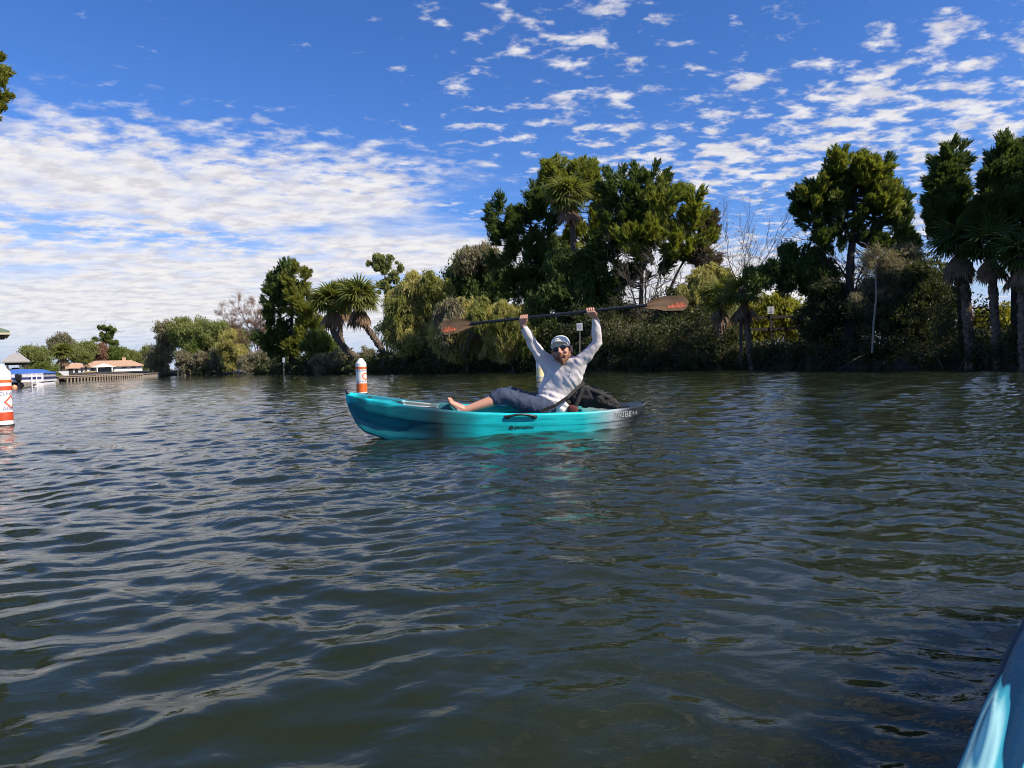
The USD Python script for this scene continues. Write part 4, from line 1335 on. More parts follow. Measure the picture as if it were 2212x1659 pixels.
# the leftmost cedar: dark left half, right half with sun painted into its leaf colour
tree("cedar_tree", "tall cedar, dark at left and yellow green with painted sunlight at right, beside the twin palms", "tree", 84, (628,), (632, 590), [(592, 640, 30, 60), (585, 720, 30, 50), (612, 600, 24, 40), (605, 740, 40, 40)], "cedar_leaf", "cedar", 75, 0.85, 2.0, 260, 0.34, 0.14, (0.3, 0.1), limbs_n=24, thick=0.07, seed=8,
     extra=([(640, 610, 28, 48), (655, 660, 34, 44), (668, 715, 34, 40), (645, 740, 30, 30)], 80, "cedar_gold", "yellow green right half with painted sunlight"))
tree("bush_tree", "yellow green bush in front of the leaning palm trunks", "bush", 76, (690,), (690, 735), [(690, 745, 34, 26), (712, 758, 30, 20)], "green_leaf", "round", 50, 0.75, 1.2, 240, 0.3, 0.14, (0.12, 0.05), limbs_n=12, thick=0.04, seed=9)
tree("bush_tree", "dry brown bush at the water below the leaning palms", "bush", 70, (730,), (740, 770), [(740, 780, 40, 16), (800, 775, 26, 18), (700, 785, 30, 14)], "grey_leaf", "round", 60, 0.6, 1.0, 200, 0.24, 0.09, (0.08, 0.04), limbs_n=16, thick=0.03, seed=10, twigs=3)
tree("bush_tree", "olive shrubs at the waterline left of the dark cedar", "bush", 98, (560,), (560, 760), [(545, 782, 26, 16), (580, 778, 26, 18)], "grey_leaf", "round", 40, 0.9, 1.2, 240, 0.34, 0.14, (0.1, 0.05), limbs_n=10, thick=0.04, seed=50)
tree("bush_tree", "light olive tree mass between the rounded green tree and the dark cedar", "tree", 118, (480,), (480, 715), [(470, 728, 34, 26), (505, 735, 30, 30), (450, 715, 26, 20)], "far_leaf", "round", 60, 1.2, 1.5, 260, 0.42, 0.19, (0.24, 0.1), limbs_n=14, thick=0.06, seed=51)
palm("cabbage_palm", "leaning cabbage palm, left one of the twin palms", 68, (778, 776), [(738, 745), (718, 705)], (716, 650), 1.75, 30, 14, 11, tr=0.30)
palm("cabbage_palm", "leaning cabbage palm, right one of the twin palms with hanging brown skirt", 66, (832, 775), [(812, 735), (785, 695)], (776, 645), 1.7, 30, 16, 12, tr=0.30)
palm("cabbage_palm", "darker palm between and behind the leaning twin palms", 72, (752,), [(735, 720), (738, 690)], (745, 640), 1.6, 24, 10, 13, tr=0.25)
tree("pine_tree", "thin open-crowned tree rising behind the right twin palm", "tree", 76, (838,), (830, 552), [(815, 572, 22, 20), (845, 585, 24, 26), (830, 556, 20, 12), (838, 625, 26, 22)], "far_leaf", "round", 40, 0.36, 0.9, 150, 0.28, 0.11, (0.16, 0.05), limbs_n=34, thick=0.05, seed=14, shell=0.5)
# pale weeping bushes in the middle
WB = "olive_leaf"
tree("weeping_bush", "tall pale olive weeping bush just right of the twin palms", "bush", 58, (890,), (905, 610), [(905, 630, 46, 42), (880, 680, 46, 44), (930, 690, 44, 46), (900, 730, 60, 40), (860, 720, 30, 44)], WB, "weep", 130, 0.75, 1.9, 300, 0.27, 0.075, (0.16, 0.06), bark="bark", limbs_n=24, thick=0.05, seed=15, extra=([(890, 720, 50, 44), (930, 640, 30, 50), (860, 660, 24, 40)], 34, "olive_green", "greener sprays"))
tree("weeping_bush", "drooping pale olive bush behind the left paddle blade", "bush", 50, (1010,), (1010, 660), [(1000, 690, 50, 44), (985, 735, 50, 40), (1045, 725, 46, 44), (1020, 755, 60, 26)], WB, "weep", 120, 0.62, 1.6, 300, 0.24, 0.065, (0.14, 0.05), bark="bark", limbs_n=24, thick=0.045, seed=16, extra=([(1010, 740, 60, 34), (970, 700, 30, 40)], 30, "grey_leaf", "dry beige sprays"))
tree("weeping_bush", "drooping pale olive bush left of the paddler's raised hand", "bush", 47, (1110,), (1105, 665), [(1095, 690, 46, 36), (1130, 735, 40, 42), (1090, 745, 44, 34), (1165, 665, 18, 26), (1140, 690, 30, 40)], WB, "weep", 110, 0.55, 1.5, 300, 0.22, 0.06, (0.13, 0.05), bark="bark", limbs_n=24, thick=0.04, seed=17, extra=([(1060, 690, 40, 30), (1120, 720, 40, 40)], 34, "olive_green", "greener sprays"))
tree("bush_tree", "shaded dark tree with dry pale top left of the big cedars", "tree", 62, (1025,), (1030, 560), [(1020, 600, 52, 60), (1000, 630, 40, 40), (1060, 610, 40, 50)], "cedar_leaf", "round", 110, 0.8, 1.4, 260, 0.28, 0.12, (0.2, 0.08), limbs_n=20, thick=0.06, seed=18,
     extra=([(1030, 548, 34, 24), (1010, 572, 26, 24)], 26, "grey_leaf", "dry pale top"))
# the big central cedars
tree("cedar_tree", "dark cedar at the left edge of the tall central group", "tree", 50, (1215,), (1130, 455), [(1085, 480, 36, 62), (1130, 500, 44, 66), (1075, 540, 32, 50), (1130, 580, 60, 50), (1175, 560, 40, 60), (1160, 430, 30, 40), (1110, 620, 60, 30), (1185, 470, 36, 56), (1205, 560, 46, 50), (1190, 630, 50, 30)], "cedar_leaf", "cedar", 130, 0.62, 1.5, 280, 0.24, 0.095, (0.24, 0.06), limbs_n=50, thick=0.06, seed=19, mids=[(1195, 620)], twigs=3, lo=0.25)
tree("cedar_tree", "tallest cedar with rounded top standing behind the high palm", "tree", 52, (1235,), (1225, 370), [(1195, 375, 34, 34), (1262, 375, 34, 30), (1225, 400, 60, 44), (1290, 440, 34, 60), (1165, 420, 24, 30), (1260, 520, 50, 60)], "cedar_painted_sun", "cedar", 110, 0.62, 1.4, 260, 0.25, 0.10, (0.26, 0.07), limbs_n=40, thick=0.06, seed=20, twigs=2, lo=0.35)
palm("cabbage_palm", "tall cabbage palm in front of the highest cedar crown", 47.5, (1262,), [(1243, 640), (1238, 520)], (1228, 420), 1.25, 34, 18, 21, tr=0.20)
tree("cedar_tree", "broad cedar with painted sunny tips right of the high palm, above the paddler", "tree", 45, (1395,), (1400, 400), [(1345, 415, 50, 46), (1400, 405, 50, 44), (1455, 450, 46, 46), (1330, 470, 46, 56), (1390, 480, 60, 50), (1310, 540, 36, 60), (1330, 600, 40, 40), (1400, 570, 50, 30)], "cedar_leaf", "cedar", 150, 0.55, 1.35, 280, 0.22, 0.09, (0.24, 0.05), limbs_n=60, thick=0.06, seed=22, twigs=4, lo=0.18, mids=[(1385, 640)],
     extra=([(1420, 500, 60, 40), (1480, 520, 50, 46), (1500, 450, 30, 50), (1370, 520, 44, 30), (1515, 500, 34, 40), (1440, 430, 50, 34)], 110, "cedar_painted_sun", "yellow green tips on the right side with painted sunlight"))  # lighter leaf on the right tips: sunlight painted in by colour
tree("cedar_tree", "brownish cedar limb cluster at the right edge of the central group", "tree", 44, (1420,), (1520, 520), [(1530, 490, 24, 40), (1525, 560, 30, 30)], "brown_leaf", "cedar", 26, 0.5, 1.1, 200, 0.2, 0.07, (0.14, 0.04), limbs_n=34, thick=0.04, seed=23, twigs=5, lo=0.3, mids=[(1450, 620)])
bare("bare_tree", "thicket of bare grey branches under the broad sunny cedar", 43.5, 1400, [[(1380, 680), (1350, 590)], [(1410, 670), (1430, 580)], [(1430, 680), (1500, 590)], [(1395, 690), (1395, 600)]], "bark", 24, 4, 0.06, 0.42, 0.75)
tree("bush_tree", "yellow olive bush at the right foot of the broad sunny cedar", "bush", 41, (1530,), (1530, 600), [(1530, 610, 34, 34), (1500, 650, 36, 34), (1560, 640, 24, 44)], "olive_leaf", "weep", 60, 0.5, 1.2, 240, 0.2, 0.06, (0.1, 0.04), limbs_n=20, thick=0.035, seed=25)
palm("cabbage_palm", "low young palm with spiky fronds left of the wooden fence", 35, (1555,), [(1556, 690)], (1558, 640), 0.95, 20, 6, 26, tr=0.14)
palm("cabbage_palm", "shaded low palm beneath the leafless tree", 33, (1625,), [(1612, 690)], (1605, 630), 0.9, 20, 8, 27, tr=0.14)
bare("bare_tree", "slender leafless tree against the sky between the two cedar groups", 33, 1600, [[(1600, 650), (1584, 590), (1572, 545)], [(1604, 640), (1632, 585), (1672, 525)], [(1602, 640), (1606, 585), (1612, 535)]], "bark", 28, 4, 0.03, 0.30, 0.72, "rust_leaf", lf=500)
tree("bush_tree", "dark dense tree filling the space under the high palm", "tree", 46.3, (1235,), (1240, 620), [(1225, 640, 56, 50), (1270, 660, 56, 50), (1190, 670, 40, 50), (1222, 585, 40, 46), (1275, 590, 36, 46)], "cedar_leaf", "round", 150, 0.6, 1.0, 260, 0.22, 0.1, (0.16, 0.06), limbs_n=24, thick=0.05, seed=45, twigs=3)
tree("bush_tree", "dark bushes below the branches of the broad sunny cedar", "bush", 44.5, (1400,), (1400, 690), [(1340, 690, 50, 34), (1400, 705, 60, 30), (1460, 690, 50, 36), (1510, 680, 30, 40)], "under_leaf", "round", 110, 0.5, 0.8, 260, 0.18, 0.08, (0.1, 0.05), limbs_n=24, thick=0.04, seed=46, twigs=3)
# right group
tree("cedar_tree", "big round-headed cedar with dark trunk right of the wooden fence", "tree", 29.5, (1840,), (1850, 370), [(1835, 370, 62, 44), (1890, 385, 40, 44), (1780, 425, 56, 34), (1920, 440, 44, 44), (1850, 430, 80, 40), (1740, 440, 26, 30), (1945, 500, 34, 50), (1760, 480, 40, 24), (1950, 570, 30, 40), (1840, 490, 60, 30), (1790, 520, 40, 24), (1910, 525, 50, 24), (1965, 550, 24, 30)], "cedar_leaf", "cedar", 190, 0.36, 0.85, 280, 0.145, 0.06, (0.24, 0.06), limbs_n=95, thick=0.045, seed=29, twigs=4, lo=0.28, mids=[(1836, 600), (1842, 500)],
     extra=([(1830, 350, 50, 26), (1885, 375, 40, 34), (1770, 415, 44, 24), (1915, 425, 36, 34)], 46, "cedar_painted_sun", "yellow green tops with painted sunlight"))  # lighter leaf on the tops, sunlight put into the colour
tree("bush_tree", "dark rounded bush tree left of the round-headed cedar", "tree", 30.5, (1772,), (1735, 540), [(1725, 555, 38, 36), (1690, 590, 36, 40), (1760, 590, 40, 44), (1720, 600, 50, 30), (1640, 605, 30, 26), (1795, 650, 36, 60), (1770, 620, 40, 30)], "cedar_leaf", "round", 110, 0.36, 0.8, 260, 0.16, 0.07, (0.12, 0.05), limbs_n=30, thick=0.035, seed=30, twigs=2)
tree("bush_tree", "dry greyish tangle of branches right of the round-headed cedar's trunk", "tree", 28, (1905,), (1910, 560), [(1905, 560, 44, 46), (1935, 600, 50, 50), (1960, 560, 24, 40), (1880, 640, 50, 40)], "grey_leaf", "round", 60, 0.36, 0.8, 170, 0.12, 0.045, (0.09, 0.04), limbs_n=50, thick=0.03, seed=31, twigs=6)
tree("bush_tree", "dark leafy bush at the foot of the round-headed cedar's right side", "bush", 26.5, (2000,), (2000, 600), [(1990, 620, 40, 44), (2030, 650, 36, 44), (1960, 670, 44, 44)], "under_leaf", "round", 80, 0.34, 0.7, 240, 0.14, 0.06, (0.08, 0.04), limbs_n=24, thick=0.03, seed=32, twigs=2)
mb = MB()
mb.tube([at(1884, 762, 25.6), at(1887, 700, 25.5), at(1893, 640, 25.4), at(1890, 570, 25.3)], [0.036, 0.033, 0.03, 0.018], 8)
single("dead_trunk", mb.arr(), "pale_bark", "thin pale dead trunk standing in front of the round-headed cedar", "tree trunk", 60)
tree("cedar_tree", "narrow dome-topped cedar rising behind the first palm at right", "tree", 24.5, (2085,), (2055, 340), [(2052, 350, 36, 32), (2045, 390, 42, 40), (2060, 440, 52, 44), (2075, 490, 50, 44), (2030, 470, 34, 50)], "cedar_leaf", "cedar", 130, 0.32, 0.75, 270, 0.125, 0.052, (0.17, 0.05), limbs_n=40, thick=0.04, seed=33, twigs=2, lo=0.4)
palm("cabbage_palm", "dark palm in front of the narrow dome-topped cedar", 23.5, (2096,), [(2088, 660)], (2072, 520), 0.78, 24, 16, 34, tr=0.145, leafm="cedar_leaf")
tree("cedar_tree", "tallest dark cedar with pointed top at the picture's right edge", "tree", 23, (2200,), (2180, 320), [(2180, 330, 26, 40), (2150, 380, 38, 44), (2200, 380, 44, 50), (2170, 430, 60, 50), (2225, 440, 40, 60), (2150, 470, 44, 44), (2210, 520, 50, 50)], "cedar_leaf", "cedar", 150, 0.32, 0.8, 270, 0.12, 0.05, (0.17, 0.05), limbs_n=50, thick=0.04, seed=35, twigs=2, lo=0.4)
palm("cabbage_palm", "middle one of the dark palms at right, leaning trunk against bright sky", 22.6, (2156,), [(2146, 640)], (2138, 530), 0.72, 24, 16, 36, tr=0.13, leafm="cedar_leaf")
palm("cabbage_palm", "rightmost dark palm, its trunk at the picture's edge", 21.5, (2212,), [(2208, 650)], (2210, 545), 0.75, 22, 14, 37, tr=0.12, leafm="cedar_leaf")
bare("bare_tree", "brown tangle of bare branches below the round-headed cedar's crown", 30, 1842, [[(1838, 640), (1800, 560)], [(1845, 640), (1880, 555)], [(1836, 660), (1770, 610)], [(1850, 650), (1920, 600)], [(1843, 640), (1845, 570)]], "bark", 47, 4, 0.045, 0.45, 0.74)
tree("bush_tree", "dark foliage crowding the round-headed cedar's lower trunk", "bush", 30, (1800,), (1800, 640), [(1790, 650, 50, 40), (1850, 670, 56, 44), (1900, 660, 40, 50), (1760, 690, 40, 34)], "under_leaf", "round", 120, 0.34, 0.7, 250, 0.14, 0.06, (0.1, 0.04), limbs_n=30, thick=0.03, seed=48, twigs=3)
# sunlit growth behind the fence and between the right palms
tree("bush_tree", "bright yellow green bush seen through the wooden fence", "bush", 47, (1675,), (1670, 660), [(1640, 690, 30, 34), (1680, 675, 36, 34), (1715, 695, 30, 34), (1640, 715, 30, 16), (1695, 718, 40, 16), (1600, 690, 30, 40)], "gold_leaf", "round", 90, 0.6, 0.9, 200, 0.22, 0.11, (0.06, 0.03), limbs_n=10, thick=0.03, seed=38)
tree("bush_tree", "bright yellow green bush between the right palm trunks", "bush", 30, (2185,), (2185, 680), [(2185, 690, 28, 28), (2120, 700, 16, 28), (2235, 690, 30, 28)], "gold_leaf", "round", 46, 0.4, 0.8, 200, 0.16, 0.07, (0.06, 0.03), limbs_n=10, thick=0.03, seed=39)

# the mass of shaded growth along the bank
def thicket(name, s0, s1, n, ll, lw, hmax, mtl, seed, back=(0.0, 4.0), skew=1.6, label=None, jit=0.9):
    rg = np.random.default_rng(seed)
    nc = n // 70
    s = s0 + (s1 - s0) * rg.random(nc)
    p = shore_at(s)
    d = shore_at(s + 0.5) - p
    d = unit(np.column_stack([d, 0 * s]))
    p = p.copy()
    nr_ = np.stack([-d[:, 1], d[:, 0], 0 * s], -1)
    o = back[0] + (back[1] - back[0]) * rg.random(nc)
    dist = np.linalg.norm(p, axis=1)
    hloc = hmax * (0.5 + 0.9 * meshkit.noise(np.column_stack([s * 0.35, o * 0.3, 0 * s]), seed))
    Q = p[:, :2] + nr_[:, :2] * o[:, None]
    pxc = CX + FPX * Q[:, 0] / Q[:, 1]
    hloc = np.where((np.abs(pxc - 1668) < 75), np.minimum(hloc, np.where(o > 3, 0.7, 1.0)), np.where((np.abs(pxc - 2172) < 32) | (np.abs(pxc - 2110) < 12), np.minimum(hloc, 1.2), np.where((pxc > 2062) & (o > 0.8), np.minimum(hloc, 1.3), hloc)))
    z = 0.12 + rg.random(nc) ** skew * hloc
    C = np.column_stack([p, z]) + nr_ * o[:, None]
    k = np.repeat(np.arange(nc), 70)
    sc = np.clip(dist / 40, 0.5, 2.2)[k]
    P = C[k] + rg.normal(size=(len(k), 3)) * np.array([1, 1, 0.8]) * (0.26 * jit * sc)[:, None]
    P[:, 2] = np.maximum(P[:, 2], 0.03)
    U = unit(rg.normal(size=(len(k), 3)) + [0, 0, 0.3])
    q = rg.uniform(0.6, 1.4, len(k)) * sc
    return struct(name, leaves(P, U, ll * q, lw * q, rg, tri=True), mtl, False, "stuff", label)


s_at = lambda x: float(np.interp(x, [a for a, _ in SHORE], cum))
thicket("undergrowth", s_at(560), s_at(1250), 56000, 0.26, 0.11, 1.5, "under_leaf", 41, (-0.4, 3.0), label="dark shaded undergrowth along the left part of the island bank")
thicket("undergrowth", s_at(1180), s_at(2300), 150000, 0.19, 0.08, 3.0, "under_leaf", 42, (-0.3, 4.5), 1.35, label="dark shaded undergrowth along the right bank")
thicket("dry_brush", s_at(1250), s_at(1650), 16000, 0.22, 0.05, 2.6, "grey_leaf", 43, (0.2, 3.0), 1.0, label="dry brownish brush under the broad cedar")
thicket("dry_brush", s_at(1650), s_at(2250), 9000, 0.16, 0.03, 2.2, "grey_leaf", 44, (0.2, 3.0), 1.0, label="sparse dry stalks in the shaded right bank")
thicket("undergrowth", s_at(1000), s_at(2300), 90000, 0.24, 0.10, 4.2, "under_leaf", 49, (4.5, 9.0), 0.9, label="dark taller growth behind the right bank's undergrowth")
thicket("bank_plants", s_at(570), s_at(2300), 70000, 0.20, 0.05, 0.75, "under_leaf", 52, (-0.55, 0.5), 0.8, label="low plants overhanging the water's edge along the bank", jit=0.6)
# roots and sticks at the waterline
rg = np.random.default_rng(55)
mb = MB()
for k in range(240):
    s = s_at(560) + (s_at(2250) - s_at(560)) * rg.random() ** 0.8
    p = shore_at(np.array([s]))[0]
    a = np.array([p[0], p[1], 0.35 + 0.5 * rg.random()]) + np.append(rg.normal(size=2) * 0.5, 0)
    e = np.array([p[0], p[1], -0.1]) + np.append(rg.normal(size=2) * 0.7, 0)
    mb.tube(bez(a, (a + e) / 2 + [0, 0, 0.35], e, 5), np.linspace(0.012, 0.02, 5), 4, False)
struct("roots", mb.arr(), "dark_bark", False, "stuff", "bare roots and sticks hanging into the water along the bank")

# the tree whose twigs reach in at the upper left
tree("cedar_tree", "sunlit tree reaching into the picture at the upper left edge", "tree", 24, (-150,), (-120, 120), [(-60, 180, 80, 110), (-120, 60, 90, 80), (-190, 200, 90, 110), (-5, 190, 36, 38)], "cedar_gold", "cedar", 120, 0.34, 0.75, 220, 0.14, 0.06, (0.26, 0.08), limbs_n=40, thick=0.05, seed=60, bark="bark", lo=0.4)

# unseen wood past the right edge, cedars added to shade what lies left
for i_, (x_, d_, w_, sd) in enumerate(((2420, 21, 90, 61), (2640, 19, 110, 62), (2330, 26, 90, 63), (2560, 24, 120, 64), (2900, 17, 150, 65))):
    k_ = 22 / d_
    tree("cedar_tree", ("unseen dark cedar added for shade just outside the right edge of the picture", "second unseen shade cedar beyond the right edge of the picture", "taller unseen shade cedar behind the right edge's first cedar", "unseen shade cedar set back beyond the right edge", "farthest unseen shade cedar past the right edge along the bank")[i_], "tree", d_, (x_,), (x_, 170),
         [(x_, 220, w_ * .6, 70), (x_ - w_ * .3, 330, w_ * .8, 90), (x_ + w_ * .3, 430, w_, 100), (x_, 570, w_ * .9, 100)], "cedar_leaf", "cedar", 70, 0.5, 1.1, 170, 0.18, 0.08, (0.2, 0.06), limbs_n=20, thick=0.04, seed=sd)

# ------------------------------------------------------------------ signs, fence, far shore
plain("sign_white", (0.75, 0.76, 0.78), 0.5, 0.08)
plain("sign_painted_shade", (0.40, 0.41, 0.43), 0.6, 0.15)  # white board toned down to grey, shade put into the colour
plain("post_grey", (0.22, 0.20, 0.17), 0.85, 0.4)
plain("fence_wood", (0.026, 0.021, 0.017), 0.9, 0.4, 12)
plain("stucco_white", (0.74, 0.70, 0.64), 0.8, 0.08, 2)
plain("roof_orange", (0.50, 0.31, 0.20), 0.8, 0.3, 1.2, 0.02, 12)
plain("roof_grey", (0.30, 0.28, 0.27), 0.85, 0.2, 3, 0.01, 20)
plain("roof_green", (0.13, 0.17, 0.11), 0.8, 0.25, 3)
plain("trim_beige", (0.48, 0.42, 0.28), 0.7, 0.15)
plain("dark_wood", (0.045, 0.032, 0.028), 0.8, 0.4, 9)
plain("weathered_wood", (0.38, 0.30, 0.22), 0.9, 0.35, 6)
plain("tan_wood", (0.42, 0.27, 0.13), 0.9, 0.25, 6)
plain("glass_dark", (0.02, 0.025, 0.03), 0.08, 0.1)
plain("concrete", (0.33, 0.29, 0.24), 0.9, 0.3, 2.5, 0.01, 15)
plain("vinyl_white", (0.80, 0.78, 0.75), 0.6, 0.06)
plain("boat_silver", (0.58, 0.55, 0.56), 0.4, 0.12, 5)
plain("boat_blue", (0.03, 0.045, 0.16), 0.4, 0.3, 5)
plain("cover_blue", (0.045, 0.13, 0.42), 0.75, 0.3, 5, 0.01, 9)
plain("motor_black", (0.018, 0.016, 0.02), 0.35, 0.3)
plain("ball_orange", (0.62, 0.30, 0.14), 0.5, 0.15)


def az(px):
    return math.atan2(CX - px, FPX)


def quadbox(*a, **k):
    return MB().box(*a, **k).arr()


def hip_roof(w, d, h, z, over=0.4, ridge=None):
    """hipped roof with real thickness; w along x, d along y"""
    w2, d2 = w / 2 + over, d / 2 + over
    rr = (w2 - d2 * 0.9) if ridge is None else ridge
    rr = max(rr, 0.05)
    v = np.array([[-w2, -d2, z], [w2, -d2, z], [w2, d2, z], [-w2, d2, z], [-rr, 0, z + h], [rr, 0, z + h]])
    v = np.vstack([v, v[:4] - [0, 0, 0.18]])
    f = [[0, 1, 5], [0, 5, 4], [1, 2, 5], [2, 3, 4], [2, 4, 5], [3, 0, 4]]
    for a, b in ((0, 1), (1, 2), (2, 3), (3, 0)):
        f += [[a, a + 6 if a < 4 else a, b], [b, a + 6, b + 6]]
    f += [[6, 8, 7], [6, 9, 8]]
    return v, np.array(f)


# small sign on a thin post on the bank behind the paddler
D = 41.2
c = at(1252, 706, D)
o = thing("sign", "small white sign on a thin post on the shaded bank right of the paddler's cap", "sign", ground(1252, D, -0.3))
ob = ground(1252, D, -0.3)
part(o, "post", MB().tube([ob, c - [0, 0, 0.2]], 0.035, 8).arr(), "post_grey", 50, origin=ob)
part(o, "plate", quadbox(c - [0, 0.05, 0], (0.36, 0.012, 0.46)), "sign_painted_shade", origin=ob)
part(o, "mark", MB().box(c + [-0.02, -0.062, 0.10], (0.16, 0.01, 0.05)).box(c + [-0.075, -0.062, 0.01], (0.05, 0.01, 0.12)).box(c + [0.02, -0.062, -0.07], (0.14, 0.01, 0.05)).box(c + [0.075, -0.062, -0.015], (0.04, 0.01, 0.06)).arr(), "print_blue", origin=ob, kind="stuff")
# channel post in the water by the dark cedar
D = 74
ob = ground(613, D, -0.4)
o = thing("marker_post", "thin marker post with small white plate standing in water before the dark cedar", "marker post", ob)
t_ = at(613, 775, D)
part(o, "post", MB().tube([ob, t_], 0.06, 8).arr(), "post_grey", 50, origin=ob)
part(o, "plate", quadbox(at(613, 778, D - 0.1), (0.26, 0.02, 0.52)), "sign_white", origin=ob)
# wooden rail fence and the sign on it
D = 35.5
ob = ground(1670, D, 1.0)
o = thing("wooden_fence", "dark two-rail wooden fence on the right bank against sunlit leaves", "fence", ob)
for y in (685, 710.5):
    a, b = at(1600, y + 1.5, D), at(1740, y - 1.5, D)
    part(o, "rail", quadbox((a + b) / 2, (np.linalg.norm(b - a), 0.06, 0.14)), "fence_wood", origin=ob)
for x in (1612, 1668, 1728):
    t_, g_ = at(x, 680, D + 0.08), ground(x, D + 0.08, 0.8)
    part(o, "post", quadbox((t_ + g_) / 2, (0.15, 0.1, t_[2] - g_[2])), "fence_wood", origin=ob)
c = at(1665, 670, D - 0.1)
o = thing("sign", "pale sign board fixed above the wooden fence's rails", "sign", c)
part(o, "plate", quadbox((0, 0, 0), (0.34, 0.02, 0.38)), "sign_painted_shade")
part(o, "mark", MB().box((0.02, -0.016, 0.02), (0.05, 0.01, 0.24)).box((0.0, -0.016, -0.10), (0.16, 0.01, 0.05)).arr(), "print_blue", kind="stuff")
part(o, "post", quadbox((0, 0.06, -0.45), (0.08, 0.08, 1.3)), "fence_wood")

# seawall along the far shore
n_pan = 46
ss = np.linspace(0, fc[-1], n_pan + 1)
wp = np.stack([np.interp(ss, fc, FAR[:, 0]), np.interp(ss, fc, FAR[:, 1])], -1)
ob = np.array([*wp[0], 0.0])
o = thing("seawall", "weathered panelled seawall along the far left shore", "seawall", ob)
for k in range(n_pan):
    a, b = wp[k], wp[k + 1]
    m = (a + b) / 2
    L = np.linalg.norm(b - a)
    rz = math.atan2(b[1] - a[1], b[0] - a[0])
    part(o, "panel", quadbox((m[0], m[1], 0.02), (L * 0.985, 0.16, 1.1), rz), "concrete", origin=ob)
    part(o, "cap", quadbox((m[0], m[1], 0.615), (L * 0.998, 0.5, 0.09), rz), "weathered_wood" if k % 3 else "concrete", origin=ob)
# boardwalk with railing posts before the house
A_, B_ = at(128, 821, 74), at(300, 812.5, 108)
A_[2], B_[2] = 0.42, 0.42
dv = B_ - A_
L = np.linalg.norm(dv)
rz = math.atan2(dv[1], dv[0])
o = thing("boardwalk", "weathered wooden boardwalk on posts along the seawall before the white house", "boardwalk", A_)
mid = dv / 2
part(o, "deck", quadbox((*mid[:2], 0.0), (L, 1.3, 0.10), rz), "weathered_wood")
part(o, "stringer", quadbox((*(mid[:2] + [0.5 * math.sin(rz), -0.5 * math.cos(rz)]), -0.16), (L, 0.08, 0.2), rz), "dark_wood")
for k in range(30):
    p = dv * (k + 0.5) / 30
    part(o, "post", quadbox((p[0] + 0.6 * math.sin(rz), p[1] - 0.6 * math.cos(rz), -0.2 if k > 8 else -0.3), (0.12, 0.12, 0.8 if k > 8 else 0.7), rz), "weathered_wood")

# the white house with the orange roof
D = 165
HO = ground(228, D, 0.45)
m_ = D / FPX


def hx(px):
    return (px - 228) * m_ * math.cos(az(228))


def hz(py):
    return (810.5 - py) * m_


o = thing("house", "low white house with orange tiled roof and white gabled porch on the far shore", "house", HO, az(228))
ev, rg_ = hz(793), hz(780.5)
x0, x1 = hx(183), hx(310)
w_ = part(o, "wall", quadbox(((x0 + x1) / 2, 4.5, ev / 2), (x1 - x0, 8, ev)), "stucco_white")
rv, rf = hip_roof(x1 - x0, 8, rg_ - ev, ev + 0.1, 0.6, (x1 - x0) / 2 - 2.2)
part(o, "roof", (rv + [(x0 + x1) / 2, 4.5, 0.09], rf), "roof_orange")
xa, xb = hx(146), hx(186)
part(o, "wing_wall", quadbox(((xa + xb) / 2, 3.2, ev * 0.46), (xb - xa, 5, ev * 0.92)), "stucco_white")
rv, rf = hip_roof(xb - xa, 5, (rg_ - ev) * 0.85, ev * 0.93, 0.5, (xb - xa) / 2 - 1.0)
part(o, "wing_roof", (rv + [(xa + xb) / 2, 3.2, 0.1], rf), "roof_orange")
px0, px1 = hx(198), hx(252)
pm, pw = (px0 + px1) / 2, (px1 - px0) / 2
gv = np.array([[-pw, -1.9, ev - 0.05], [pw, -1.9, ev - 0.05], [0, -1.9, ev + 0.85], [-pw, 1.5, ev - 0.05], [pw, 1.5, ev - 0.05], [0, 1.5, ev + 0.85]])
part(o, "porch_gable", (gv + [pm, 0, 0], np.array([[0, 1, 2], [3, 5, 4], [0, 2, 5], [0, 5, 3], [1, 4, 5], [1, 5, 2], [0, 3, 4], [0, 4, 1]])), "stucco_white")
for k in range(2):
    part(o, "porch_post", quadbox((hx(211) if k == 0 else hx(243), -1.75, ev / 2 - 0.03), (0.22, 0.22, ev - 0.06)), "stucco_white")
for k in range(4):
    gx = hx(216 + 7.4 * k)
    fr = part(o, "window", quadbox((gx, 0.47, 1.05), (0.80, 0.07, 1.75)), "vinyl_white")
    part(fr, "pane", quadbox((gx, 0.425, 1.05), (0.68, 0.03, 1.6)), "glass_dark")
for gx, gw, gh, gz, gy in ((hx(201), 0.9, 0.7, 1.5, 0.47), (hx(167), 0.85, 0.9, 1.2, 0.67), (hx(178), 0.5, 0.8, 1.2, 0.67), (hx(270), 1.2, 0.4, 1.7, 0.47), (hx(290), 1.2, 0.4, 1.7, 0.47)):
    fr = part(o, "window", quadbox((gx, gy, gz), (gw, 0.07, gh)), "vinyl_white")
    part(fr, "pane", quadbox((gx, gy - 0.045, gz), (gw - 0.12, 0.03, gh - 0.12)), "glass_dark")
dr_ = part(o, "door", quadbox((hx(155), 0.67, 0.95), (0.9, 0.07, 1.9)), "dark_wood")
part(o, "chimney", quadbox((hx(271), 4.8, rg_ + 0.25), (0.8, 0.8, 1.3)), "roof_orange")
o = thing("wooden_fence", "low tan board fence in front of the white house", "fence", ground(196, 150, 0.45), az(196))
for k in range(9):
    part(o, "board", quadbox((-0.9 + k * 0.235 - 0.1, 0, 0.5), (0.215, 0.04, 0.95 + 0.03 * (k % 3))), "tan_wood")
part(o, "rail", quadbox((-0.05, 0.045, 0.7), (2.1, 0.05, 0.1)), "tan_wood")
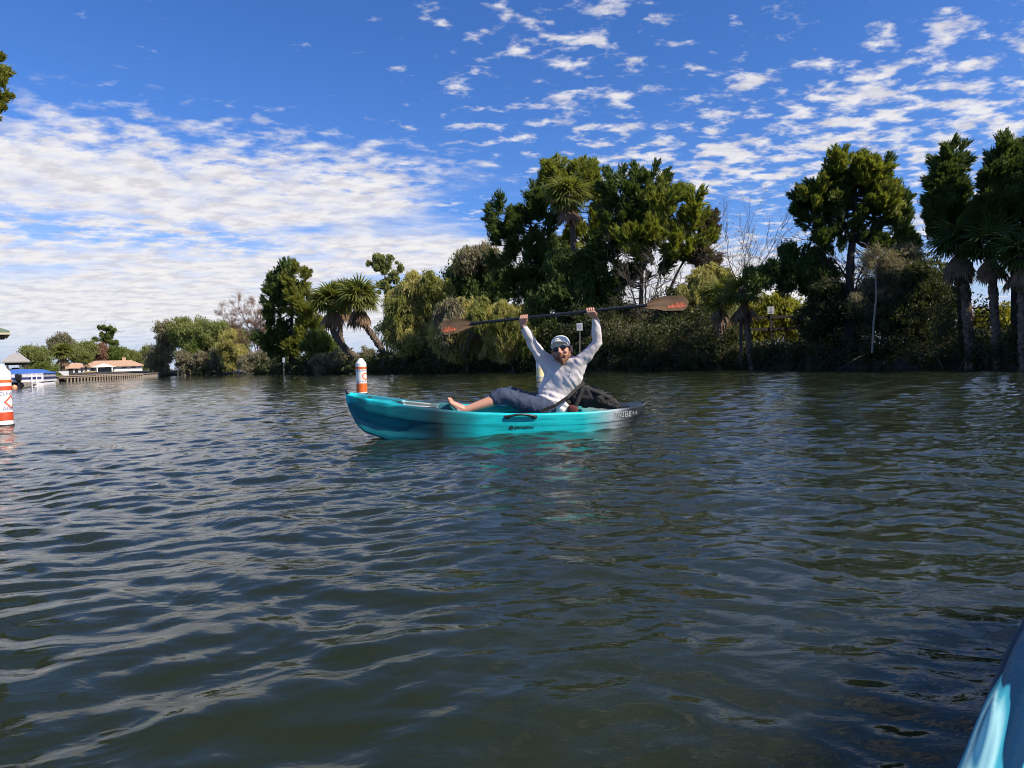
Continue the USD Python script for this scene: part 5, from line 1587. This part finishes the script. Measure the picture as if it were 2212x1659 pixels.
# white panel fence behind the pontoon boat
for i_, (xa, xb, D) in enumerate(((64, 112, 92), (116, 146, 104))):
    a, b = ground(xa, D, 0.5), ground(xb, D + 4, 0.5)
    o = thing("panel_fence", ("long white panel fence behind the pontoon boat", "short white panel fence left of the white house")[i_], "fence", a)
    n_ = 7 - 2 * i_
    for k in range(n_):
        p = (b - a) * (k + 0.5) / n_
        part(o, "panel", quadbox((p[0], p[1], 0.42), (np.linalg.norm(b - a) / n_ * 0.96, 0.06, 0.80 + 0.02 * (k % 2))), "vinyl_white")
# boat shelter
D = 108
SO = ground(37, D, 0.4)
m_ = D / FPX
o = thing("boat_shelter", "open shelter with grey hipped roof on dark posts behind the pontoon boat", "shelter", SO, az(37))
W_ = 57 * m_ * math.cos(az(37))
ez = (813 - 777) * m_ + 0.05
rv, rf = hip_roof(W_ - 0.6, 3.6, 18 * m_, ez, 0.4, 0.5)
part(o, "roof", (rv, rf), "roof_grey")
for y in (-1.65, 1.65):
    part(o, "beam", quadbox((0, y, ez - 0.36), (W_ - 0.5, 0.18, 0.32)), "dark_wood")
for x in (-1, 1):
    for y in (-1.65, 1.65):
        part(o, "post", quadbox((x * (W_ / 2 - 0.55), y, (ez - 0.52) / 2 - 0.2), (0.26, 0.26, ez - 0.12)), "dark_wood")
# runabout lifted under the shelter
o = thing("small_boat", "small covered boat hanging under the grey roofed shelter", "boat", SO + [0, 0, 0.5], az(37))
bh = skin([hull2([rbox((1.9, 3.0, 0.35), 0.1).translate((0, 0, 0.55)), rbox((1.0, 2.6, 0.1), 0.04).translate((0, 0, 0.1))])], 0.2, 2)
part(o, "hull", bh, "boat_silver", 40)
part(o, "cover", skin([hull2([rbox((1.8, 2.8, 0.12), 0.05).translate((0, 0, 0.78)), rbox((0.7, 2.0, 0.1), 0.04).translate((-0.2, 0, 1.15))])], 0.2, 2), "dark_wood", 40)
# house with the green roof at the picture's edge
D = 60
GO = ground(-60, D, 0.5)
m_ = D / FPX
o = thing("house", "house with green hipped roof and beige eaves at the left edge", "house", GO, az(-60))
ez = at(20, 721, D)[2] - 0.5
wx_ = (23 - -60) * m_ * math.cos(az(-20))
rv, rf = hip_roof(2 * wx_ - 1.4, 7, 1.3, ez + 0.16, 0.7)
part(o, "roof", (rv, rf), "roof_green")
part(o, "fascia", MB().box((0, -4.22, ez - 0.09), (2 * wx_, 0.06, 0.16)).box((wx_ + 0.02, 0, ez - 0.09), (0.06, 8.3, 0.16)).arr(), "trim_beige", kind="stuff")
part(o, "soffit", quadbox((0, 0, ez - 0.22), (2 * wx_ - 0.3, 8.0, 0.06)), "dark_wood")
part(o, "wall", quadbox((-0.35, 0.2, (ez - 0.25) / 2), (2 * wx_ - 1.3, 6.2, ez - 0.27)), "stucco_white")
for k in range(3):
    gx = wx_ - 2.2 - 1.3 * k
    fr = part(o, "window", quadbox((gx, -2.93, ez * 0.55), (1.0, 0.06, 1.3)), "vinyl_white")
    part(fr, "pane", quadbox((gx, -2.97, ez * 0.55), (0.86, 0.03, 1.15)), "glass_dark")
for k in range(3):
    part(o, "porch_post", quadbox((wx_ - 0.85 - 1.6 * k, -3.75, (ez - 0.25) / 2), (0.2, 0.2, ez - 0.27)), "dark_wood")

# pontoon boat at its mooring
D = 44.5
PO = ground(63, D + 2.2, 0.0)
o = thing("pontoon_boat", "white pontoon boat with bright blue cover and black outboard motor", "boat", PO, az(40) - math.radians(9))
for x in (-0.95, 0.95):
    v, f = lathe([(0, -3.1), (0.2, -3.08), (0.31, -2.9), (0.31, 2.4), (0.2, 3.0), (0.02, 3.35)], 20)
    part(o, "pontoon", (np.stack([v[:, 0] + x, v[:, 2], v[:, 1] + 0.04], -1), f), "boat_silver", 50)
part(o, "deck", quadbox((0, 0.1, 0.38), (2.46, 6.3, 0.09)), "vinyl_white")
for sx, sy, lx, ly in ((0, -2.75, 2.3, 0.05), (0, 3.1, 2.3, 0.05), (-1.17, 0.17, 0.05, 5.8), (1.17, 0.17, 0.05, 5.8)):
    p = part(o, "side_panel", quadbox((sx, sy, 0.62), (lx, ly, 0.38)), "boat_silver")
    part(p, "stripe", quadbox((sx * 1.004, sy * 1.003, 0.57), (lx + (0.03 if lx < 1 else -0.1), ly + (0.03 if ly < 1 else -0.1), 0.15)), "boat_blue")
    part(p, "rail", MB().tube([(sx - (lx / 2 if lx > 1 else 0), sy - (ly / 2 if ly > 1 else 0), 0.84), (sx + (lx / 2 if lx > 1 else 0), sy + (ly / 2 if ly > 1 else 0), 0.84)], 0.025, 6).arr(), "boat_silver")
cv_ = skin([hull2([rbox((2.5, 5.7, 0.14), 0.06).translate((0, 0.2, 0.88)), rbox((1.1, 4.6, 0.1), 0.04).translate((-0.1, 0.2, 1.13))])], 0.16, 3)
part(o, "cover", wrinkle(cv_, 0.08, 2.2, 4), "cover_blue", 50)
part(o, "motor", skin([hull2([rbox((0.34, 0.5, 0.2), 0.07).translate((-0.05, -3.25, 0.78)), rbox((0.30, 0.42, 0.2), 0.07).translate((-0.05, -3.25, 0.5))]), rbox((0.16, 0.24, 1.1), 0.05).translate((-0.05, -3.22, 0.15))], 0.08, 3), "motor_black", 40)
for x in (0.62, 0.88):
    part(o, "ladder_rail", MB().tube([(x, -3.0, 0.86), (x, -3.12, 0.45), (x, -3.16, -0.1)], 0.025, 6).arr(), "vinyl_white")
for z in (0.0, 0.25):
    part(o, "ladder_step", quadbox((0.75, -3.16, z), (0.26, 0.06, 0.04)), "vinyl_white")
o = thing("mooring_ball", "pale orange float beside the pontoon boat's stern", "float", ground(31, 42.5, 0.03))
part(o, "ball", lathe([(0, -0.16), (0.10, -0.13), (0.155, -0.05), (0.16, 0.03), (0.12, 0.11), (0.05, 0.155), (0.0, 0.16)], 24), "ball_orange", 60)
part(o, "eye", MB().tube([(0.05 * math.cos(a), 0, 0.17 + 0.04 * math.sin(a)) for a in np.linspace(0, 2 * math.pi, 10)], 0.015, 5).arr(), "post_grey")

# far-shore trees
tree("oak_tree", "grey green tree behind the grey roofed shelter", "tree", 118, (78,), (76, 762), [(65, 768, 16, 18), (84, 772, 16, 24), (78, 790, 24, 18)], "far_leaf", "round", 50, 0.95, 1.2, 240, 0.36, 0.15, (0.2, 0.08), limbs_n=14, thick=0.05, seed=71)
tree("bush_tree", "yellow green bush beside the long white panel fence", "bush", 110, (93,), (93, 795), [(92, 796, 11, 10)], "green_leaf", "round", 22, 0.6, 0.8, 200, 0.28, 0.12, (0.1, 0.05), limbs_n=8, thick=0.03, seed=72)
tree("oak_tree", "dull brown green tree crown rising behind the feathery palm", "tree", 150, (132,), (132, 735), [(122, 742, 10, 12), (140, 738, 13, 12), (132, 755, 20, 16)], "grey_leaf", "round", 44, 1.0, 1.2, 220, 0.42, 0.17, (0.25, 0.1), limbs_n=14, thick=0.06, seed=73)
palm("date_palm", "large feathery palm left of the white house", 126, (136,), [], (136, 760), 1.65, 34, 6, 74, tr=0.28)
palm("date_palm", "small palm standing before the white house's left wing", 150, (186,), [], (185, 776), 1.1, 26, 5, 75, tr=0.2)
for i_, (lab, mt, e, sd) in enumerate((
        ("olive tree directly behind the left wing of the white house", "far_leaf", [(160, 758, 14, 14), (170, 766, 16, 16)], 76),
        ("dusty green tree behind the middle of the white house's roof", "far_leaf", [(190, 756, 16, 14), (184, 768, 18, 14)], 77),
        ("brownish bare-looking tree left of the tall pine", "rust_leaf", [(212, 766, 14, 15), (206, 776, 12, 8)], 78),
        ("green tree just right of the tall pine's trunk", "green_leaf", [(246, 768, 15, 13), (256, 774, 12, 10)], 79),
        ("mixed green trees behind the right end of the white house", "far_leaf", [(275, 772, 16, 12), (262, 766, 8, 10)], 80),
        ("rounded tree between the white house and the island's tip", "far_leaf", [(306, 775, 15, 14), (318, 770, 10, 14)], 81))):
    tree("oak_tree", lab, "tree", 205 + 3 * i_, (e[0][0],), (e[0][0], e[0][1]), e, mt, "round", 34, 1.5, 1.7, 230, 0.55, 0.24, (0.3, 0.1), limbs_n=12, thick=0.07, seed=sd)
tree("pine_tree", "tall pine with clustered crown behind the white house", "tree", 215, (231,), (230, 712), [(227, 709, 15, 5), (243, 716, 9, 6), (230, 725, 16, 6), (213, 733, 12, 4), (238, 738, 16, 5), (252, 741, 7, 5), (226, 745, 10, 4)], "green_leaf", "round", 44, 0.62, 1.1, 210, 0.5, 0.16, (0.32, 0.1), limbs_n=44, thick=0.09, seed=82, shell=0.4, lo=0.5)
tree("bush_tree", "tufty bush hanging over the seawall left of the boardwalk", "bush", 77, (117,), (117, 812), [(114, 811, 9, 8), (122, 815, 7, 7)], "green_leaf", "weep", 26, 0.35, 0.8, 200, 0.22, 0.05, (0.06, 0.03), limbs_n=8, thick=0.02, seed=83)
rg = np.random.default_rng(90)
nn = 900
pxs = rg.uniform(-420, 360, nn)
Cs = np.array([ground(x, 235 + rg.random() * 25, 0.8 + 3.2 * rg.random() ** 1.5 * (0.5 + meshkit.noise(np.array([x * 0.03, 0, 0]), 3))) for x in pxs])
struct("far_woods", tuft_cloud(Cs, unit(rg.normal(size=(nn, 3))), rg, 1.5, 1.5, 60, 0.6, 0.3, "round"), "far_leaf", False, "stuff", "low distant woods beyond the far shore")
